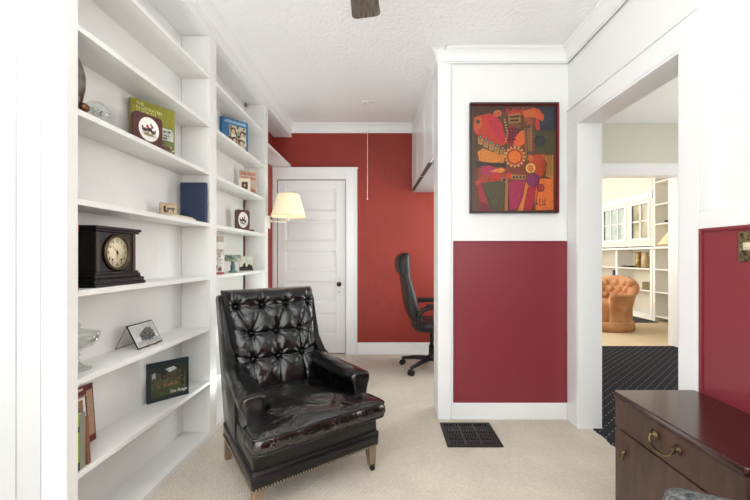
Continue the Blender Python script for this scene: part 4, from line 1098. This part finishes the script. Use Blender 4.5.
# ================================================================== HALL AND FAR ROOM
M_FWALL = mat('warm_white_wall',(232,228,218),.6)
bm = nb()
box(bm, 1.408, 1.9, 4.66, 4.8, 0, 2.79); box(bm, 3.63, 4.6, 4.66, 4.8, 0, 2.79); box(bm, 1.9, 3.63, 4.66, 4.8, 2.15, 2.79)
struct(obj('wall_hall_back', bm, mat('hall_cream_wall',(214,211,198),.6)), 'cream wall above the far opening', 'wall')
bm = nb(); box(bm,1.8,3.75,4.64,4.66,2.15,2.285); box(bm,3.632,3.75,4.64,4.66,0,2.15); box(bm,3.618,3.632,4.645,4.81,0,2.15); box(bm,1.9,3.618,4.645,4.81,2.136,2.15)
struct(obj('trim_15', bm, M_TRIM, bevel=.003), 'white casing of the opening into the far room', 'trim')
bm = nb(); box(bm, 4.6, 4.7, -1.6, 4.8, 0, 2.9)
struct(obj('wall_hall_right', bm, M_FWALL), 'hall side wall', 'wall')
bm = nb(); box(bm, 1.408, 4.6, -1.75, -1.6, 0, 2.9)
struct(obj('wall_hall_front', bm, M_FWALL), 'hall end wall', 'wall')
# far room walls: right wall (with built-ins) has window openings
XF = 4.70
WZ0, WZ1 = 1.47, 2.09
wins = [(6.72,7.16),(7.38,8.08)]
bm = nb()
box(bm, XF+.35, XF+.45, 4.8, 10.2, 0, 2.9)
struct(obj('wall_far_right', bm, M_FWALL), 'outer wall behind the far built-ins', 'wall')
bm = nb()
yy_ = [6.6]+[v for w in wins for v in w]+[10.0]
for i in range(0,len(yy_),2): box(bm, XF, XF+.03, yy_[i], yy_[i+1], 1.32, 2.79)
for w in wins: box(bm, XF, XF+.03, w[0], w[1], 1.32, WZ0); box(bm, XF, XF+.03, w[0], w[1], WZ1, 2.79)
struct(obj('wall_far_window', bm, M_FWALL), 'white window wall of the far room', 'wall')
bm = nb(); box(bm, .5,5.2,10.0,10.1,0,2.9); struct(obj('wall_far_back', bm, M_FWALL), 'end wall of the far room', 'wall')
bm = nb(); box(bm, .4,.5,4.8,10.1,0,2.9); struct(obj('wall_far_left', bm, M_FWALL), 'left wall of the far room', 'wall')
bm = nb(); box(bm, XF-.02, XF, 6.6, 10, 2.16, 2.29)
struct(obj('trim_16', bm, M_TRIM, bevel=.003), 'white head trim above the far windows', 'trim')
for n_,w in enumerate(wins):
    wn_ = bpy.data.objects.new('window_%d'%(n_+2), None); COL.objects.link(wn_); struct(wn_, 'white divided window in the far room', 'window')
    bm = nb(); f=.05; y0_,y1_ = w
    box(bm,XF-.015,XF+.02,y0_-f,y0_,WZ0-f,WZ1+f); box(bm,XF-.015,XF+.02,y1_,y1_+f,WZ0-f,WZ1+f); box(bm,XF-.015,XF+.02,y0_,y1_,WZ1,WZ1+f); box(bm,XF-.015,XF+.02,y0_,y1_,WZ0-f,WZ0)
    nmu = 1 if n_==0 else 2
    for k in range(nmu): ym = y0_+(k+1)*(y1_-y0_)/(nmu+1); box(bm,XF,XF+.02,ym-.016,ym+.016,WZ0,WZ1)
    zm=(WZ0+WZ1)/2; box(bm,XF,XF+.02,y0_,y1_,zm-.014,zm+.014)
    obj('window_frame', bm, M_TRIM, wn_, bevel=.002)
    bm = nb(); box(bm,XF+.022,XF+.026,y0_,y1_,WZ0,WZ1)
    cols = (mat('window_view_tan',(206,200,176),.15,rgb2=(150,150,126),vscale=3,emit=(200,195,170),estr=.1),mat('window_view_green',(206,216,212),.15,rgb2=(150,172,164),vscale=4,emit=(215,228,226),estr=.2))[n_]
    obj('pane', bm, cols, wn_)
# low built-in bookcase and counter
M_BI = mat('bright_builtin',(244,242,236),.5)
bi = thing('low_bookcase', 'white low built-in bookcase under the windows of the far room', 'bookcase', (XF+.17,8.2,0))
def OB(name, bm, m, par, ox, oy, bevel=.002):
    bmesh.ops.translate(bm, verts=bm.verts, vec=(-ox,-oy,0)); return obj(name, bm, m, par, bevel=bevel)
ox,oy = XF+.17,8.2
bm = nb(); box(bm, XF+.31,XF+.33,6.66,9.95,0,1.26); OB('back_panel', bm, mat('builtin_back',(214,206,190),.6), bi, ox, oy)
for y in (6.62,7.62,8.75,9.9):
    bm = nb(); box(bm, XF,XF+.31,y,y+.06,0,1.26); OB('upright', bm, M_BI, bi, ox, oy)
for (ya,yb) in ((6.68,7.62),(7.68,8.75),(8.81,9.9)):
    for z in (.09,.51,.905):
        bm = nb(); box(bm, XF+.004,XF+.31,ya,yb,z-.012,z+.012); OB('shelf', bm, M_BI, bi, ox, oy)
bm = nb(); box(bm, XF+.01,XF+.30,6.68,9.9,0,.078); OB('plinth', bm, M_BI, bi, ox, oy)
bm = nb(); box(bm, XF-.06,XF+.34,5.2,9.97,1.262,1.30); OB('counter', bm, M_TRIM, bi, ox, oy)
tb = thing('tall_bookcase', 'tall white built-in bookcase at the right of the far room', 'bookcase', (XF+.17,5.9,0))
ox,oy = XF+.17,5.9
bm = nb(); box(bm, XF+.31,XF+.33,5.2,6.61,0,1.26); box(bm, XF+.31,XF+.33,5.2,6.61,1.302,2.6); OB('back_panel', bm, mat('builtin_back2',(238,230,212),.6), tb, ox, oy)
for y in (5.2,6.55):
    bm = nb(); box(bm, XF,XF+.31,y,y+.06,0,1.26); box(bm, XF,XF+.31,y,y+.06,1.302,2.6); OB('upright', bm, M_BI, tb, ox, oy)
for z in (.09,.51,.905,1.69,2.03,2.42):
    bm = nb(); box(bm, XF+.004,XF+.31,5.26,6.55,z-.012,z+.012); OB('shelf', bm, M_BI, tb, ox, oy)
# far objects
def simple(name, label, cat, bm, m, loc=(0,0,0), **k): return tag(obj(name, bm, m, loc=loc, **k), label, cat)
M_GOLD = mat('mottled_gold',(186,158,104),.4,.3,rgb2=(120,96,60),vscale=14)
for (y,h,r,lab) in ((7.16,.30,.055,'tall gold patterned vase, darker of the pair on the far shelf'),(6.97,.29,.065,'paler cream-gold vase, right of the pair on the far shelf')):
    bm = nb(); lathe(bm,[(0,0),(r,0),(r*1.05,h*.3),(r,h*.7),(r*.8,h*.85),(r*.85,h),(r*.7,h),(0,h*.9)],n=20,cap=False)
    simple('vase', lab, 'vase', bm, M_GOLD if y>7 else mat('pale_gold',(212,192,150),.4,rgb2=(180,156,112),vscale=10), (XF+.12,y,.919), smooth=True)['group']='pair of vases on the far shelf'
bm = nb(); box(bm,-.1,.1,-.12,.12,0,.03); simple('flat_tray','dark flat tray beside the gold vases','tray',bm,mat('dark_tray',(60,54,48),.5),(XF+.13,7.42,.919),bevel=.004)
ch_ = thing('candlestick','tall dark twisted candlestick on the far counter','candlestick',(XF+.08,7.47,1.30))
bm = nb(); lathe(bm,[(0,0),(.05,0),(.05,.012),(.012,.03),(.012,.2),(.02,.22),(.012,.24)],n=14,cap=False); obj('stem', bm, mat('brown_wood',(120,74,48),.5), ch_, smooth=True)
bm = nb()
for s in (-1,1):
    for zz in (.34,.46,.58): tube(bm,catmull([(0,0,zz-.08),(0,s*.05,zz-.04),(0,s*.045,zz+.02),(0,s*.015,zz+.03)],5),.007,6)
tube(bm,[(0,0,.24),(0,0,.66)],.009,8); obj('scrolls', bm, M_BLACKM, ch_, smooth=True)
bm = nb(); lathe(bm,[(0,0),(.08,0),(.16,.03),(.2,.075),(.19,.075),(.15,.04),(0,.015)],n=24,cap=False)
simple('platter','white shallow bowl on the far counter by the window','bowl',bm,M_TRIM,(XF+.13,8.0,1.30),smooth=True)
bm = nb(); box(bm,-.09,.09,-.02,.02,0,.32); simple('slim_book','slim blue book on the middle shelf of the low bookcase','book',bm,mat('slate_blue',(84,98,130),.5),(XF+.12,7.82,.5235),bevel=.002)
bm = nb(); box(bm,-.08,.08,-.07,.07,0,.04); simple('remote_box','small black box on the tall bookcase shelf','box',bm,M_BLACKPL,(XF+.1,6.29,1.7035),bevel=.004)
bm = nb(); box(bm,-.09,.09,-.1,.1,0,.14); simple('basket','small olive box on the lower shelf behind the armchair','box',bm,mat('olive_box',(120,110,70),.7),(XF+.13,6.84,.5235),bevel=.004)
tl_ = thing('table_lamp','table lamp with cream cone shade on the far counter','lamp',(XF+.02,6.19,1.30))
bm = nb(); lathe(bm,[(0,0),(.05,0),(.05,.01),(.012,.02),(.012,.06),(0,.06)],n=14,cap=False); obj('lamp_base', bm, M_BRASS, tl_, smooth=True)
bm = nb(); lathe(bm,[(.20,.03),(.198,.032),(.045,.245),(.043,.247)],n=32,cap=False); obj('lamp_shade', bm, mat('cone_shade',(240,214,170),.7,emit=(255,225,170),estr=.25), tl_)
# peach tufted tub chair
fc = thing('tub_chair','peach velvet tufted tub chair with skirt in the far room','armchair',(3.45,5.95,0),math.radians(-58))
M_PEACH = mat('peach_velvet',(214,160,116),.8,rgb2=(186,126,82),vscale=5,bump=.2,bscale=30)
# local front = -y
bm = nb(); secs_o=[]
nA=40
def tubprof(t):   # t 0..1 around from right front over back to left front
    a = math.radians(-50+280*t); return math.cos(a), math.sin(a)
outer=[];inner=[];tops=[]
for i in range(nA+1):
    t=i/nA; c,s = tubprof(t); h = .56+.26*max(0,math.sin(math.radians(-50+280*t)))**1.2
    fl = .05*max(0,s)
    secs_o.append([(.33*c,.33*s,.02),(.35*c,.35*s,.14),(.345*c,.345*s,.16),(.345*c,.345*s,.35),((.37+fl)*c,(.37+fl)*s,h-.08),((.40+fl)*c,(.40+fl)*s,h-.03),((.38+fl)*c,(.38+fl)*s,h),((.33+fl)*c,(.33+fl)*s,h),((.29+fl*.8)*c,(.29+fl*.8)*s,h-.05),(.26*c,.26*s,.40),(.26*c,.26*s,.02)])
R_=loft(bm, secs_o)
obj('shell', bm, M_PEACH, fc, smooth=True)
bm = nb(); lathe(bm,[(0,.10),(.28,.10),(.29,.30),(.29,.40),(.26,.44),(.15,.455),(0,.46)],(0,-.04,0),n=32,cap=False); obj('seat_cushion', bm, M_PEACH, fc, smooth=True)
bm = nb(); n_=64; secs=[]
for z,r in ((.005,.372),(.12,.362),(.15,.35)):
    secs.append([((r+.006*math.sin(i*PI/2))*math.cos(2*PI*i/n_),(r+.006*math.sin(i*PI/2))*math.sin(2*PI*i/n_),z) for i in range(n_)])
loft(bm, secs); obj('skirt', bm, M_PEACH, fc, smooth=True)
bm = nb()
tb_ = obj('tufted_inner', bm, M_PEACH, fc)
bpy.data.objects.remove(tb_)
for r_,zz in ((0,.50),(1,.60),(2,.70)):
    for k in range(5):
        a = math.radians(40+25*k+(12 if r_%2 else 0)); rr=.285+.022*r_
        bm = nb(); ball(bm,(rr*math.cos(a),rr*math.sin(a),zz),.055,1,.7,1,12,8)
        obj('tuft', bm, M_PEACH, fc, smooth=True)
fc.scale = (1.13,1.13,1.0)
# dark throw rug edge in far room
bm = nb(); box(bm,-.25,.2,-.35,.5,0,.012); simple('dark_rug','dark rug on the cream carpet before the low bookcase','rug',bm,mat('charcoal_rug',(52,54,62),.9),(4.45,6.75,.0),bevel=.003)

# ================================================================== LIGHT
def area(name, loc, rot, sx, sy, e, col=(1,1,1)):
    l = bpy.data.lights.new(name,'AREA'); l.shape='RECTANGLE'; l.size=sx; l.size_y=sy; l.energy=e; l.color=col
    o = bpy.data.objects.new(name,l); COL.objects.link(o); o.location=loc; o.rotation_euler=rot; return o
area('window_light', (-.2,-1.55,1.55), (PI/2,0,0), 2.4,1.4, 35, (1,1,1))          # added fill at the unseen window, faces +Y
area('side_window_light', (-2.1,-.2,1.6), (PI/2,0,-PI/2), 2.2,1.6, 14, (1,1,1))   # added fill, no window on this wall, faces +X
area('uplighter', (-1.2,-.5,1.45), (PI,0,0), 1.2,1.6, 54, (.96,1,1))                 # unseen fill added to brighten the ceiling, faces up
area('uplighter_right', (.2,-.7,1.1), (PI+.3,0,0), 1.4,1.2, 72, (.95,1,1))  # second unseen fill added for the ceiling, tilted
area('floor_uplighter', (-.76,3.0,.12), (PI,0,0), .4,.4, 10, (.92,1,.98))  # fill added out of sight behind the armchair for the far ceiling
area('alcove_window_light', (1.2,3.6,1.4), (PI/2,0,PI/2), 1.0,1.3, 28, (.93,1,.98))    # added fill hidden behind the partition, faces -X
area('hall_light', (4.4,2.6,1.5), (PI/2+.3,0,PI/2), 2.6,1.6, 62, (1,.99,.96))  # hidden fill added to brighten the hall
area('far_room_light', (1.0,7.4,1.7), (PI/2,0,-PI/2), 4,2, 125, (1,.98,.94))  # hidden fill added to brighten the far room
def point(name, loc, e, col, r=.03):
    l = bpy.data.lights.new(name,'POINT'); l.energy=e; l.color=col; l.shadow_soft_size=r
    o = bpy.data.objects.new(name,l); COL.objects.link(o); o.location=loc
point('lamp_light', (XB+.19,3.5,1.56), 1.6, (1,.82,.58))
wd = bpy.data.worlds.new('World'); SC.world = wd; wd.use_nodes = True
wd.node_tree.nodes['Background'].inputs[0].default_value = (.9,.95,1,1); wd.node_tree.nodes['Background'].inputs[1].default_value = 1.0

# ================================================================== CAMERA
cam = bpy.data.cameras.new('camera'); co = bpy.data.objects.new('camera', cam); COL.objects.link(co)
co.location = (0,0,EYE); co.rotation_euler = (PI/2,0,0)
cam.sensor_width = 36; cam.lens = F/750*36
cam.shift_x = -(CX-375)/750; cam.shift_y = (CY-250)/750
cam.clip_start = .02
SC.camera = co
SC.view_settings.view_transform = 'Standard'; SC.view_settings.look = 'None'
SC.view_settings.exposure = -0.16
